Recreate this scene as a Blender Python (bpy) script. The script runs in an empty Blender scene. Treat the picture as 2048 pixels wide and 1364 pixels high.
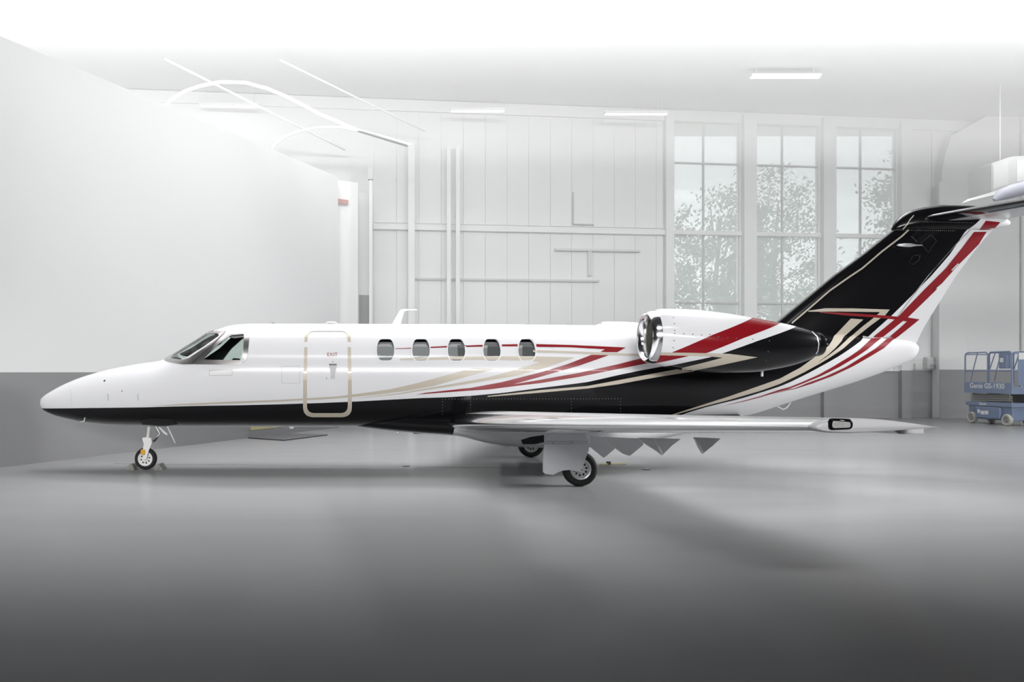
import bpy, bmesh, math, random
import numpy as np
from mathutils import Vector, Matrix
from mathutils.bvhtree import BVHTree
from mathutils.geometry import tessellate_polygon

random.seed(7)
scene = bpy.context.scene
COL = scene.collection

# ------------------------------------------------------------------ camera
# frame 2048 x 1364; the aircraft axis is world X, the lens looks along +Y
F, CX, CY = 1512.0, 775.0, 744.0      # focal length and principal point in pixels
D, H = 13.5, 1.74                      # camera stands 13.5 m from the aircraft axis, eye height 1.74 m
cam = bpy.data.cameras.new('camera')
cam.sensor_width = 36.0
cam.lens = F / 2048 * 36.0
cam.shift_x = (1024 - CX) / 2048
cam.shift_y = (CY - 682) / 2048
cam.clip_end = 300
cam_ob = bpy.data.objects.new('camera', cam)
cam_ob.location = (0, -D, H)
cam_ob.rotation_euler = (math.radians(90), 0, 0)
COL.objects.link(cam_ob)
scene.camera = cam_ob

# ------------------------------------------------------------------ light
world = bpy.data.worlds.new('overcast_sky')
scene.world = world
world.use_nodes = True
bg = world.node_tree.nodes['Background']
bg.inputs['Color'].default_value = (0.93, 0.96, 1.0, 1)
bg.inputs['Strength'].default_value = 2.1

def area(name, loc, target, sx, sy, power, spread=180, col=(1, 1, 1)):
    l = bpy.data.lights.new(name, 'AREA')
    l.shape = 'RECTANGLE'; l.size = sx; l.size_y = sy
    l.energy = power; l.spread = math.radians(spread); l.color = col
    o = bpy.data.objects.new(name, l)
    o.location = loc
    d = Vector(target) - Vector(loc)
    o.rotation_euler = d.to_track_quat('-Z', 'Y').to_euler()
    COL.objects.link(o)
    return o

def spot(name, loc, target, power, angle, blend=0.6, radius=0.6):
    l = bpy.data.lights.new(name, 'SPOT')
    l.energy = power; l.spot_size = math.radians(angle); l.spot_blend = blend
    l.shadow_soft_size = radius
    o = bpy.data.objects.new(name, l)
    o.location = loc
    d = Vector(target) - Vector(loc)
    o.rotation_euler = d.to_track_quat('-Z', 'Y').to_euler()
    COL.objects.link(o)
    return o

# added area light pointing down, brightens floor and jet; no fitting built
area('added_down_fill', (3, 5.5, 10.4), (3, 5.5, 0), 40, 13, 2200, 75)
# unseen area light pointing up, added to whiten the ceiling and wall tops
area('added_up_fill', (3, 7.0, 8.1), (3, 7.0, 20), 44, 6, 1350, 180)
# long area light added behind the camera, fills the side of the aircraft
area('added_front_fill', (6, -17.0, 4.2), (6, 1.0, 2.8), 50, 0.5, 800, 48)
# high light added out of view to make the bright floor pool
area('added_high_fill', (2, -13.5, 10.6), (2, -3.2, 0.0), 42, 1.5, 330, 38)
# second added light beyond the aircraft, aimed back to soften the wing shadow
area('added_far_fill', (2, 5.0, 10.9), (2, -2.1, 0.0), 42, 1.5, 350, 38)
# pair of made-up side lights that fill the shadow under the wing
area('added_side_fill', (-12.0, -1.2, 8.5), (3.0, -2.4, 0.0), 4.0, 1.0, 390, 32)
area('added_side_fill', (21.0, -1.2, 8.5), (3.0, -2.4, 0.0), 4.0, 1.0, 170, 32)
# invented washes that brighten the upper back wall and left wall
area('added_back_wash', (10, 4.5, 10.9), (10, 14.5, 8.6), 46, 0.5, 1080, 95)
area('added_left_wash', (-0.8, -0.85, 10.9), (-6.06, 2.07, 7.2), 12, 0.5, 125, 80)

vs = scene.view_settings
vs.view_transform = 'Standard'
vs.look = 'None'
vs.exposure = -0.08
vs.gamma = 1.0
vs.use_curve_mapping = False
scene.cycles.max_bounces = 6
scene.cycles.diffuse_bounces = 4
scene.cycles.glossy_bounces = 4
scene.cycles.transparent_max_bounces = 16
scene.cycles.sample_clamp_indirect = 8.0
scene.cycles.use_adaptive_sampling = True
scene.cycles.adaptive_threshold = 0.03

# ------------------------------------------------------------------ pixel helpers
def P(px, py, Y=0.0):
    s = F / (Y + D)
    return Vector(((px - CX) / s, Y, H - (py - CY) / s))

def ray(px, py):
    return Vector((0, -D, H)), Vector(((px - CX) / F, 1.0, -(py - CY) / F)).normalized()

def zc(pts, k, ox, oy):           # points read in a zoomed crop -> photo pixels
    return [(ox + x / k, oy + y / k) for x, y in pts]
Z2 = lambda pts: zc(pts, 3.589, 560, 580)
Z3 = lambda pts: zc(pts, 3.248, 850, 580)
Z4 = lambda pts: zc(pts, 3.2, 1240, 580)
Z5 = lambda pts: zc(pts, 3.789, 1540, 360)
ZA = lambda pts: zc(pts, 6.827, 1340, 720)
ZB = lambda pts: zc(pts, 7.179, 1580, 590)
ZC = lambda pts: zc(pts, 6.4, 1080, 680)
ZW = lambda pts: zc(pts, 9.745, 320, 630)

# ------------------------------------------------------------------ materials
MATS = {}
def mat(name, col, rough=0.5, metal=0.0, coat=0.0, ior=1.5, spec=0.5, noise=0.0, nscale=6.0, bump=0.0, emit=0.0):
    m = bpy.data.materials.new(name)
    m.use_nodes = True
    nt = m.node_tree
    b = nt.nodes['Principled BSDF']
    b.inputs['Base Color'].default_value = (*col, 1)
    b.inputs['Roughness'].default_value = rough
    b.inputs['Metallic'].default_value = metal
    b.inputs['IOR'].default_value = ior
    b.inputs['Specular IOR Level'].default_value = spec
    if coat:
        b.inputs['Coat Weight'].default_value = coat
        b.inputs['Coat Roughness'].default_value = 0.06
    if emit:
        b.inputs['Emission Color'].default_value = (*col, 1)
        b.inputs['Emission Strength'].default_value = emit
    if noise or bump:
        tc = nt.nodes.new('ShaderNodeTexCoord')
        n = nt.nodes.new('ShaderNodeTexNoise')
        n.inputs['Scale'].default_value = nscale
        n.inputs['Detail'].default_value = 4
        nt.links.new(tc.outputs['Object'], n.inputs['Vector'])
        if noise:
            mx = nt.nodes.new('ShaderNodeMixRGB')
            mx.inputs[1].default_value = (*[c * (1 - noise) for c in col], 1)
            mx.inputs[2].default_value = (*[min(1, c * (1 + noise)) for c in col], 1)
            nt.links.new(n.outputs['Fac'], mx.inputs[0])
            nt.links.new(mx.outputs[0], b.inputs['Base Color'])
        if bump:
            bp = nt.nodes.new('ShaderNodeBump')
            bp.inputs['Strength'].default_value = bump
            bp.inputs['Distance'].default_value = 0.02
            nt.links.new(n.outputs['Fac'], bp.inputs['Height'])
            nt.links.new(bp.outputs[0], b.inputs['Normal'])
    MATS[name] = m
    return m

WHITE = (0.71, 0.71, 0.727)
BLACK = (0.006, 0.006, 0.007)
RED = (0.23, 0.008, 0.014)
TAN = (0.50, 0.45, 0.37)
mat('white_paint', WHITE, 0.34, coat=0.35, noise=0.012, nscale=3)
mat('black_paint', BLACK, 0.12, coat=0.0, spec=0.45)
mat('red_paint', RED, 0.3, coat=0.2)
mat('tan_paint', TAN, 0.35, coat=0.2)
mat('chrome', (0.84, 0.84, 0.85), 0.15, metal=1.0, bump=0.02, nscale=2.0)
mat('brushed_metal', (0.52, 0.50, 0.49), 0.28, metal=1.0, noise=0.1, nscale=30)
mat('light_metal', (0.62, 0.63, 0.64), 0.35, metal=0.6, noise=0.05, nscale=20)
mat('grey_gear_paint', (0.62, 0.63, 0.65), 0.4, noise=0.03)
mat('white_gear_paint', (0.78, 0.78, 0.76), 0.35, noise=0.03)
mat('rubber', (0.011, 0.011, 0.012), 0.75, noise=0.2, nscale=40, bump=0.05)
mat('dark_metal', (0.05, 0.05, 0.05), 0.4, metal=0.5)
mat('dark_interior', (0.02, 0.021, 0.02), 0.7, noise=0.2)
mat('cabin_lining', (0.30, 0.30, 0.31), 0.8)
mat('window_shade', (0.36, 0.36, 0.36), 0.7, noise=0.04)
mat('window_shade_dark', (0.10, 0.105, 0.105), 0.6, noise=0.1)
mat('amber_lens', (0.75, 0.36, 0.03), 0.3)
mat('seam_grey', (0.50, 0.50, 0.52), 0.5)
mat('inlet_olive', (0.26, 0.26, 0.21), 0.5, noise=0.1)
mat('rivet_grey', (0.22, 0.22, 0.21), 0.5)
mat('dot_grey', (0.10, 0.10, 0.11), 0.5)
mat('chock_grey', (0.26, 0.26, 0.24), 0.85, noise=0.25, nscale=25, bump=0.2)

def glass(name, tint, gloss_ior=1.45, base_mix=0.0, base=(0.5, 0.5, 0.5)):
    m = bpy.data.materials.new(name); m.use_nodes = True
    nt = m.node_tree; nt.nodes.clear()
    out = nt.nodes.new('ShaderNodeOutputMaterial')
    tr = nt.nodes.new('ShaderNodeBsdfTransparent'); tr.inputs[0].default_value = (*tint, 1)
    gl = nt.nodes.new('ShaderNodeBsdfGlossy'); gl.inputs['Roughness'].default_value = 0.03
    fr = nt.nodes.new('ShaderNodeFresnel'); fr.inputs[0].default_value = gloss_ior
    mx = nt.nodes.new('ShaderNodeMixShader')
    nt.links.new(fr.outputs[0], mx.inputs[0])
    nt.links.new(tr.outputs[0], mx.inputs[1]); nt.links.new(gl.outputs[0], mx.inputs[2])
    last = mx.outputs[0]
    if base_mix:
        tl = nt.nodes.new('ShaderNodeBsdfTranslucent'); tl.inputs[0].default_value = (*base, 1)
        df = nt.nodes.new('ShaderNodeBsdfDiffuse'); df.inputs[0].default_value = (*base, 1)
        h = nt.nodes.new('ShaderNodeMixShader'); h.inputs[0].default_value = 0.5
        nt.links.new(tl.outputs[0], h.inputs[1]); nt.links.new(df.outputs[0], h.inputs[2])
        m2 = nt.nodes.new('ShaderNodeMixShader'); m2.inputs[0].default_value = base_mix
        nt.links.new(last, m2.inputs[1]); nt.links.new(h.outputs[0], m2.inputs[2])
        last = m2.outputs[0]
    nt.links.new(last, out.inputs[0])
    MATS[name] = m
    return m
glass('cockpit_glass', (0.80, 0.87, 0.84))
glass('cabin_glass', (0.86, 0.88, 0.88))
glass('lens_glass', (0.9, 0.9, 0.9))
glass('hazed_pane', (0.97, 0.98, 0.97), 1.3, 0.45, (0.9, 0.92, 0.92))  # milky white mixed into the panes to veil the trees like haze

# ------------------------------------------------------------------ object helpers
def tag(o, label=None, cat=None, group=None, kind=None):
    if label: o['label'] = label
    if cat: o['category'] = cat
    if group: o['group'] = group
    if kind: o['kind'] = kind
    return o

def link(o, parent=None):
    COL.objects.link(o)
    if parent is not None:
        o.parent = parent
        if parent.type == 'EMPTY':
            o.matrix_parent_inverse = parent.matrix_basis.inverted()
    return o

def empty(name, loc, label=None, cat=None, group=None):
    o = bpy.data.objects.new(name, None)
    o.empty_display_size = 0.3
    o.location = loc
    COL.objects.link(o)
    return tag(o, label, cat, group)

def mesh(name, verts, faces, m, parent=None, smooth=False, mats=None, fmat=None):
    me = bpy.data.meshes.new(name)
    me.from_pydata([tuple(v) for v in verts], [], faces)
    for mm in (mats or [m]):
        me.materials.append(MATS[mm])
    if fmat:
        me.polygons.foreach_set('material_index', fmat)
    if smooth:
        me.polygons.foreach_set('use_smooth', [True] * len(me.polygons))
    me.update()
    return link(bpy.data.objects.new(name, me), parent)

def from_bm(name, bm, m, parent=None, smooth=False, sharp=None):
    bmesh.ops.recalc_face_normals(bm, faces=bm.faces)
    me = bpy.data.meshes.new(name)
    bm.to_mesh(me); bm.free()
    me.materials.append(MATS[m])
    if smooth:
        me.polygons.foreach_set('use_smooth', [True] * len(me.polygons))
        if sharp:
            me.set_sharp_from_angle(angle=math.radians(sharp))
    me.update()
    return link(bpy.data.objects.new(name, me), parent)

def bm_box(bm, lo, hi, rot=None, center=None):
    x0, y0, z0 = lo; x1, y1, z1 = hi
    vs_ = [Vector(v) for v in ((x0,y0,z0),(x1,y0,z0),(x1,y1,z0),(x0,y1,z0),(x0,y0,z1),(x1,y0,z1),(x1,y1,z1),(x0,y1,z1))]
    if rot is not None:
        c = Vector(center) if center is not None else sum(vs_, Vector()) / 8
        vs_ = [rot @ (v - c) + c for v in vs_]
    b = [bm.verts.new(v) for v in vs_]
    for f in ((0,3,2,1),(4,5,6,7),(0,1,5,4),(1,2,6,5),(2,3,7,6),(3,0,4,7)):
        bm.faces.new([b[i] for i in f])

def box(name, lo, hi, m, parent=None, bevel=0.0, rot=None, center=None, seg=2):
    bm = bmesh.new()
    bm_box(bm, lo, hi, rot, center)
    if bevel:
        bmesh.ops.bevel(bm, geom=list(bm.edges), offset=bevel, segments=seg, affect='EDGES', profile=0.5)
    return from_bm(name, bm, m, parent)

def bm_tube(bm, pts, r, n=10, cap=True):
    pts = [Vector(p) for p in pts]
    rs = r if isinstance(r, (list, tuple)) else [r] * len(pts)
    rings = []
    t0 = (pts[1] - pts[0]).normalized()
    a = Vector((0, 0, 1)) if abs(t0.z) < 0.9 else Vector((1, 0, 0))
    u = t0.cross(a).normalized()
    for i, p in enumerate(pts):
        if i == 0: t = t0
        elif i == len(pts) - 1: t = (pts[-1] - pts[-2]).normalized()
        else: t = ((pts[i+1] - p).normalized() + (p - pts[i-1]).normalized()).normalized()
        u = (u - t * u.dot(t)).normalized()
        w = t.cross(u)
        rings.append([bm.verts.new(p + (u * math.cos(2*math.pi*k/n) + w * math.sin(2*math.pi*k/n)) * rs[i]) for k in range(n)])
    for i in range(len(rings) - 1):
        for k in range(n):
            bm.faces.new((rings[i][k], rings[i][(k+1) % n], rings[i+1][(k+1) % n], rings[i+1][k]))
    if cap:
        bm.faces.new(rings[0][::-1]); bm.faces.new(rings[-1])

def tube(name, pts, r, m, parent=None, n=10):
    bm = bmesh.new()
    bm_tube(bm, pts, r, n)
    return from_bm(name, bm, m, parent, True, 50)

def bm_lathe(bm, prof, center, axis='Y', n=40, closed=False, cap=True):
    # prof: (radius, offset along the axis)
    c = Vector(center); rings = []
    for r, a in prof:
        ring = []
        for k in range(n):
            t = 2 * math.pi * k / n
            cs, sn = math.cos(t) * r, math.sin(t) * r
            v = {'X': (a, cs, sn), 'Y': (cs, a, sn), 'Z': (cs, sn, a)}[axis]
            ring.append(bm.verts.new(c + Vector(v)))
        rings.append(ring)
    m_ = len(rings)
    for i in range(m_ if closed else m_ - 1):
        j = (i + 1) % m_
        for k in range(n):
            bm.faces.new((rings[i][k], rings[i][(k+1) % n], rings[j][(k+1) % n], rings[j][k]))
    if not closed and cap:
        if prof[0][0] > 1e-6: bm.faces.new(rings[0][::-1])
        if prof[-1][0] > 1e-6: bm.faces.new(rings[-1])
    bmesh.ops.remove_doubles(bm, verts=bm.verts, dist=1e-6)

def lathe(name, prof, center, m, parent=None, axis='Y', n=40, closed=False, sharp=40, cap=True):
    bm = bmesh.new()
    bm_lathe(bm, prof, center, axis, n, closed, cap)
    return from_bm(name, bm, m, parent, True, sharp)

def bm_prism(bm, poly, vec):
    poly = [Vector(p) for p in poly]
    a = [bm.verts.new(p) for p in poly]
    b = [bm.verts.new(Vector(p) + Vector(vec)) for p in poly]
    n = len(a)
    bm.faces.new(a); bm.faces.new(b[::-1])
    for i in range(n):
        bm.faces.new((a[i], b[i], b[(i+1) % n], a[(i+1) % n]))

def prism(name, poly, vec, m, parent=None, bevel=0.0):
    bm = bmesh.new()
    bm_prism(bm, poly, vec)
    if bevel:
        bmesh.ops.bevel(bm, geom=list(bm.edges), offset=bevel, segments=2, affect='EDGES')
    return from_bm(name, bm, m, parent)

def interp(xs, ys, x):
    # monotone cubic (pchip-like) interpolation
    xs = np.asarray(xs, float); ys = np.asarray(ys, float)
    h = np.diff(xs); d = np.diff(ys) / h
    m_ = np.zeros(len(xs))
    m_[0], m_[-1] = d[0], d[-1]
    for i in range(1, len(xs) - 1):
        if d[i-1] * d[i] > 0:
            w1 = 2*h[i] + h[i-1]; w2 = h[i] + 2*h[i-1]
            m_[i] = (w1 + w2) / (w1 / d[i-1] + w2 / d[i])
    i = int(np.clip(np.searchsorted(xs, x) - 1, 0, len(h) - 1))
    t = (x - xs[i]) / h[i]; t = min(max(t, 0), 1)
    return ((1+2*t)*(1-t)**2*ys[i] + t*(1-t)**2*h[i]*m_[i] + t*t*(3-2*t)*ys[i+1] + t*t*(t-1)*h[i]*m_[i+1])

def loft(rings, cap=True):
    # rings of equal length -> verts, faces
    verts, faces = [], []
    n = len(rings[0])
    for r in rings: verts += [tuple(v) for v in r]
    for i in range(len(rings) - 1):
        for k in range(n):
            a = i*n + k; b = i*n + (k+1) % n
            faces.append((a, b, b + n, a + n))
    if cap:
        faces.append(tuple(range(n))[::-1])
        faces.append(tuple((len(rings)-1)*n + k for k in range(n)))
    return verts, faces

def rounded(poly, r, n=5):
    out = []; k = len(poly)
    for i in range(k):
        p = Vector(poly[i]).to_2d(); a = Vector(poly[i-1]).to_2d(); b = Vector(poly[(i+1) % k]).to_2d()
        ri = r[i] if isinstance(r, (list, tuple)) else r
        da, db = (a - p), (b - p)
        ra = min(ri, da.length * .49); rb = min(ri, db.length * .49)
        pa = p + da.normalized() * ra; pb = p + db.normalized() * rb
        for j in range(n + 1):
            t = j / n
            out.append(tuple((1-t)**2 * pa + 2*t*(1-t) * p + t*t * pb))
    return out

# ---- paint laid on a surface: every vertex is a point on the body found along a line of sight
def _lay(bm, bvh, off, name, m, parent, maxgap=None, thick=0.0):
    dead = []
    for v in bm.verts:
        o, d = ray(v.co.x, v.co.y)
        loc, nor, _, _ = bvh.ray_cast(o, d)
        if loc is None:
            dead.append(v); continue
        if nor.dot(d) > 0: nor = -nor
        v.co = loc + nor * off
    if dead: bmesh.ops.delete(bm, geom=dead, context='VERTS')
    if maxgap:
        bad = [f for f in bm.faces if max(v.co.y for v in f.verts) - min(v.co.y for v in f.verts) > maxgap]
        bmesh.ops.delete(bm, geom=bad, context='FACES')
    if not bm.faces:
        bm.free(); return None
    for f in bm.faces:
        f.normal_update()
    flip = [f for f in bm.faces if f.normal.dot(f.calc_center_median() - Vector((0, -D, H))) > 0]
    bmesh.ops.reverse_faces(bm, faces=flip)
    if thick:
        r = bmesh.ops.extrude_face_region(bm, geom=list(bm.faces))
        # push the copy towards the body so the paint has a rim
        nv = [e for e in r['geom'] if isinstance(e, bmesh.types.BMVert)]
        bm.normal_update()
        for v in nv: v.co += Vector((0, thick, 0))
    me = bpy.data.meshes.new(name)
    bm.to_mesh(me); bm.free()
    me.materials.append(MATS[m])
    me.polygons.foreach_set('use_smooth', [True] * len(me.polygons))
    if thick: me.set_sharp_from_angle(angle=math.radians(40))
    me.update()
    return link(bpy.data.objects.new(name, me), parent)

def paint(name, poly, bvh, m, parent, off=0.003, cell=5.0, maxgap=None):
    bm = bmesh.new()
    vs_ = [bm.verts.new((x, y, 0)) for x, y in poly]
    for tri in tessellate_polygon([[Vector((x, y, 0)) for x, y in poly]]):
        try: bm.faces.new([vs_[i] for i in tri])
        except ValueError: pass
    xs = [p[0] for p in poly]; ys = [p[1] for p in poly]
    for ax, lo, hi in ((0, min(xs), max(xs)), (1, min(ys), max(ys))):
        k = math.ceil(lo / cell)
        while k * cell < hi:
            co = [0, 0, 0]; co[ax] = k * cell
            no = [0, 0, 0]; no[ax] = 1
            bmesh.ops.bisect_plane(bm, geom=list(bm.verts) + list(bm.edges) + list(bm.faces), plane_co=co, plane_no=no, dist=1e-4)
            k += 1
    return _lay(bm, bvh, off, name, m, parent, maxgap)

def paint_ring(name, outer, inner, bvh, m, parent, off=0.004, sub=6, cross=2, thick=0.0):
    def fine(p):
        out = []
        for i in range(len(p)):
            a, b = Vector(p[i]), Vector(p[(i+1) % len(p)])
            out += [a.lerp(b, j / sub) for j in range(sub)]
        return out
    A, B = fine(outer), fine(inner)
    bm = bmesh.new(); n = len(A)
    rows = [[bm.verts.new((*A[i].lerp(B[i], c / cross), 0)) for i in range(n)] for c in range(cross + 1)]
    for c in range(cross):
        for i in range(n):
            bm.faces.new((rows[c][i], rows[c][(i+1) % n], rows[c+1][(i+1) % n], rows[c+1][i]))
    return _lay(bm, bvh, off, name, m, parent, thick=thick)

def paint_line(name, pts, w, bvh, m, parent, off=0.003, step=5.0, maxgap=None):
    ws = w if isinstance(w, (list, tuple)) else [w] * len(pts)
    bm = bmesh.new(); rows = []
    for i in range(len(pts) - 1):
        a, b = Vector(pts[i]), Vector(pts[i+1])
        n = max(1, int((b - a).length / step))
        for j in range(n + (1 if i == len(pts) - 2 else 0)):
            t = j / n
            p = a.lerp(b, t); d = (b - a).normalized(); nn = Vector((-d.y, d.x))
            hw = (ws[i] * (1-t) + ws[i+1] * t) / 2
            rows.append((bm.verts.new((*(p + nn*hw), 0)), bm.verts.new((*(p - nn*hw), 0))))
    for r0, r1 in zip(rows, rows[1:]):
        bm.faces.new((r0[0], r1[0], r1[1], r0[1]))
    return _lay(bm, bvh, off, name, m, parent, maxgap)

def dots(name, pts, rad, bvh, m, parent, off=0.0035, kind='stuff'):
    bm = bmesh.new()
    for px, py in pts:
        o, d = ray(px, py)
        loc, nor, _, _ = bvh.ray_cast(o, d)
        if loc is None: continue
        if nor.dot(d) > 0: nor = -nor
        u = nor.orthogonal().normalized(); w = nor.cross(u)
        c = bm.verts.new(loc + nor * off * 1.4)
        ring = [bm.verts.new(loc + nor * off * 0.4 + (u*math.cos(k*math.pi/3) + w*math.sin(k*math.pi/3)) * rad) for k in range(6)]
        for k in range(6): bm.faces.new((c, ring[k], ring[(k+1) % 6]))
    o = from_bm(name, bm, m, parent, True)
    if kind: o['kind'] = kind
    return o

def dotline(a, b, step):
    a, b = Vector(a), Vector(b); n = max(1, int((b-a).length / step))
    return [tuple(a.lerp(b, i / n)) for i in range(n + 1)]

def hit(px, py, bvh, fallbackY=0.0):
    o, d = ray(px, py)
    loc, nor, _, _ = bvh.ray_cast(o, d)
    return loc if loc is not None else P(px, py, fallbackY)

def livery(name, layers, base, span, along='X', rough=0.18):
    """Paint scheme in the body's own coordinates. layers: (curve points [(u, v)], colour, side):
    the colour applies where v is below ('<') or above ('>') the curve; later layers go on top."""
    m = bpy.data.materials.new(name); m.use_nodes = True
    nt = m.node_tree; b = nt.nodes['Principled BSDF']
    b.inputs['Roughness'].default_value = rough
    b.inputs['Coat Weight'].default_value = 0.10
    b.inputs['Coat Roughness'].default_value = 0.05
    b.inputs['Specular IOR Level'].default_value = 0.25
    tc = nt.nodes.new('ShaderNodeTexCoord'); sp = nt.nodes.new('ShaderNodeSeparateXYZ')
    nt.links.new(tc.outputs['Object'], sp.inputs[0])
    u_out, v_out = (sp.outputs['X'], sp.outputs['Z']) if along == 'X' else (sp.outputs['Z'], sp.outputs['X'])
    u0, u1, v0, v1 = span
    def remap(sock, a, c):
        n = nt.nodes.new('ShaderNodeMapRange'); n.clamp = True
        n.inputs[1].default_value = a; n.inputs[2].default_value = c
        nt.links.new(sock, n.inputs[0]); return n.outputs[0]
    un, vn = remap(u_out, u0, u1), remap(v_out, v0, v1)
    col = None
    for pts, c, side in layers:
        fc = nt.nodes.new('ShaderNodeFloatCurve')
        cu = fc.mapping.curves[0]
        q = sorted(((x - u0) / (u1 - u0), (y - v0) / (v1 - v0)) for x, y in pts)
        q = [(min(max(x, 0), 1), min(max(y, 0), 1)) for x, y in q]
        while len(cu.points) < len(q): cu.points.new(0.5, 0.5)
        for p_, (x, y) in zip(cu.points, q):
            p_.location = (x, y); p_.handle_type = 'VECTOR'
        fc.mapping.extend = 'HORIZONTAL'
        fc.mapping.update()
        nt.links.new(un, fc.inputs['Value'])
        cmp = nt.nodes.new('ShaderNodeMath'); cmp.operation = 'LESS_THAN' if side == '<' else 'GREATER_THAN'
        nt.links.new(vn, cmp.inputs[0]); nt.links.new(fc.outputs[0], cmp.inputs[1])
        mx = nt.nodes.new('ShaderNodeMixRGB')
        nt.links.new(cmp.outputs[0], mx.inputs[0])
        if col is None: mx.inputs[1].default_value = (*base, 1)
        else: nt.links.new(col, mx.inputs[1])
        mx.inputs[2].default_value = (*c, 1)
        col = mx.outputs[0]
    nt.links.new(col, b.inputs['Base Color'])
    MATS[name] = m
    return m

def text_mesh(s, size, spacing=1.0, bold=0.0, shear=0.0):
    cu = bpy.data.curves.new('lettering', 'FONT')
    cu.body = s; cu.size = size; cu.align_x = 'CENTER'; cu.align_y = 'CENTER'
    cu.space_character = spacing; cu.offset = bold; cu.shear = shear
    o = bpy.data.objects.new('lettering', cu); COL.objects.link(o)
    bpy.context.view_layer.update()
    me = bpy.data.meshes.new_from_object(o.evaluated_get(bpy.context.evaluated_depsgraph_get()))
    vs_ = [v.co.copy() for v in me.vertices]; fs = [tuple(p.vertices) for p in me.polygons]
    bpy.data.objects.remove(o); bpy.data.curves.remove(cu); bpy.data.meshes.remove(me)
    return vs_, fs

def bvh_of(verts, faces):
    return BVHTree.FromPolygons([tuple(v) for v in verts], faces)
# ================================================================== THE HANGAR
def floor_material():
    m = bpy.data.materials.new('polished_floor'); m.use_nodes = True
    nt = m.node_tree; nt.nodes.remove(nt.nodes['Principled BSDF'])
    out = nt.nodes['Material Output']
    b = nt.nodes.new('ShaderNodeBsdfDiffuse')
    gl = nt.nodes.new('ShaderNodeBsdfGlossy'); gl.inputs['Roughness'].default_value = 0.17
    fr = nt.nodes.new('ShaderNodeFresnel'); fr.inputs[0].default_value = 1.16
    fm = nt.nodes.new('ShaderNodeMath'); fm.operation = 'POWER'; fm.inputs[1].default_value = 1.6
    ms = nt.nodes.new('ShaderNodeMixShader')
    nt.links.new(fr.outputs[0], fm.inputs[0]); nt.links.new(fm.outputs[0], ms.inputs[0])
    nt.links.new(b.outputs[0], ms.inputs[1]); nt.links.new(gl.outputs[0], ms.inputs[2]); nt.links.new(ms.outputs[0], out.inputs[0])
    tc = nt.nodes.new('ShaderNodeTexCoord')
    mp = nt.nodes.new('ShaderNodeMapping'); mp.inputs['Scale'].default_value = (0.35, 1.6, 1)
    nt.links.new(tc.outputs['Object'], mp.inputs[0])
    n = nt.nodes.new('ShaderNodeTexNoise'); n.inputs['Scale'].default_value = 1.0; n.inputs['Detail'].default_value = 5
    nt.links.new(mp.outputs[0], n.inputs['Vector'])
    mx = nt.nodes.new('ShaderNodeMixRGB')
    mx.inputs[1].default_value = (0.275, 0.278, 0.283, 1); mx.inputs[2].default_value = (0.315, 0.318, 0.323, 1)
    nt.links.new(n.outputs['Fac'], mx.inputs[0]); nt.links.new(mx.outputs[0], b.inputs['Color'])
    mp2 = nt.nodes.new('ShaderNodeMapping'); mp2.inputs['Scale'].default_value = (1.2, 2.6, 1)
    nt.links.new(tc.outputs['Object'], mp2.inputs[0])
    n2 = nt.nodes.new('ShaderNodeTexNoise'); n2.inputs['Scale'].default_value = 1.6; n2.inputs['Detail'].default_value = 2
    nt.links.new(mp2.outputs[0], n2.inputs['Vector'])
    bp = nt.nodes.new('ShaderNodeBump'); bp.inputs['Strength'].default_value = 0.10; bp.inputs['Distance'].default_value = 0.02
    nt.links.new(n2.outputs['Fac'], bp.inputs['Height']); nt.links.new(bp.outputs[0], gl.inputs['Normal'])
    MATS['polished_floor'] = m
floor_material()
mat('wall_white', (0.80, 0.805, 0.805), 0.75, spec=0.2, noise=0.015, nscale=0.6)
mat('ceiling_white', (0.85, 0.855, 0.855), 0.8, spec=0.2)
mat('dado_grey', (0.29, 0.291, 0.295), 0.55, spec=0.3, noise=0.04, nscale=0.8)
mat('trim_white', (0.82, 0.825, 0.825), 0.6, spec=0.3)
mat('pale_grey', (0.60, 0.605, 0.605), 0.6)
mat('mid_grey', (0.40, 0.40, 0.40), 0.7, spec=0.2)
mat('plate_dark', (0.10, 0.10, 0.105), 0.7, noise=0.15)
mat('deep_grey', (0.16, 0.16, 0.165), 0.7, spec=0.2)
mat('steel_pale', (0.68, 0.685, 0.685), 0.6, spec=0.3)
mat('sign_red', (0.55, 0.36, 0.33), 0.6)
mat('tape_yellow', (0.55, 0.50, 0.26), 0.6)
mat('lawn', (0.28, 0.33, 0.22), 0.95, noise=0.3)
mat('bark', (0.24, 0.22, 0.20), 0.9, noise=0.3, nscale=12, bump=0.3)
mat('leaf', (0.16, 0.20, 0.13), 0.7)
mat('lamp_tube', (1.0, 1.0, 1.0), 0.5, emit=0.9)

def S(o): o['kind'] = 'structure'; return o

CEIL = 11.4
S(box('floor', (-30, -21, -0.25), (30, 17.5, 0.0), 'polished_floor'))
mat('ceiling_low_bounce', (0.10, 0.10, 0.105), 0.8, spec=0.2)
ceil = S(box('ceiling', (-30, 0.5, CEIL), (30, 17.5, CEIL + 0.3), 'ceiling_white'))
S(box('ceiling_front', (-30, -21, CEIL), (30, 0.5, CEIL + 0.3), 'ceiling_low_bounce'))  # ceiling out of view, coloured dark to hold down bounce on the near floor
S(box('wall_front', (-30, -21.3, 0), (30, -21.0, CEIL), 'deep_grey'))  # unseen wall, put in dark to keep outside light off the near floor

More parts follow.
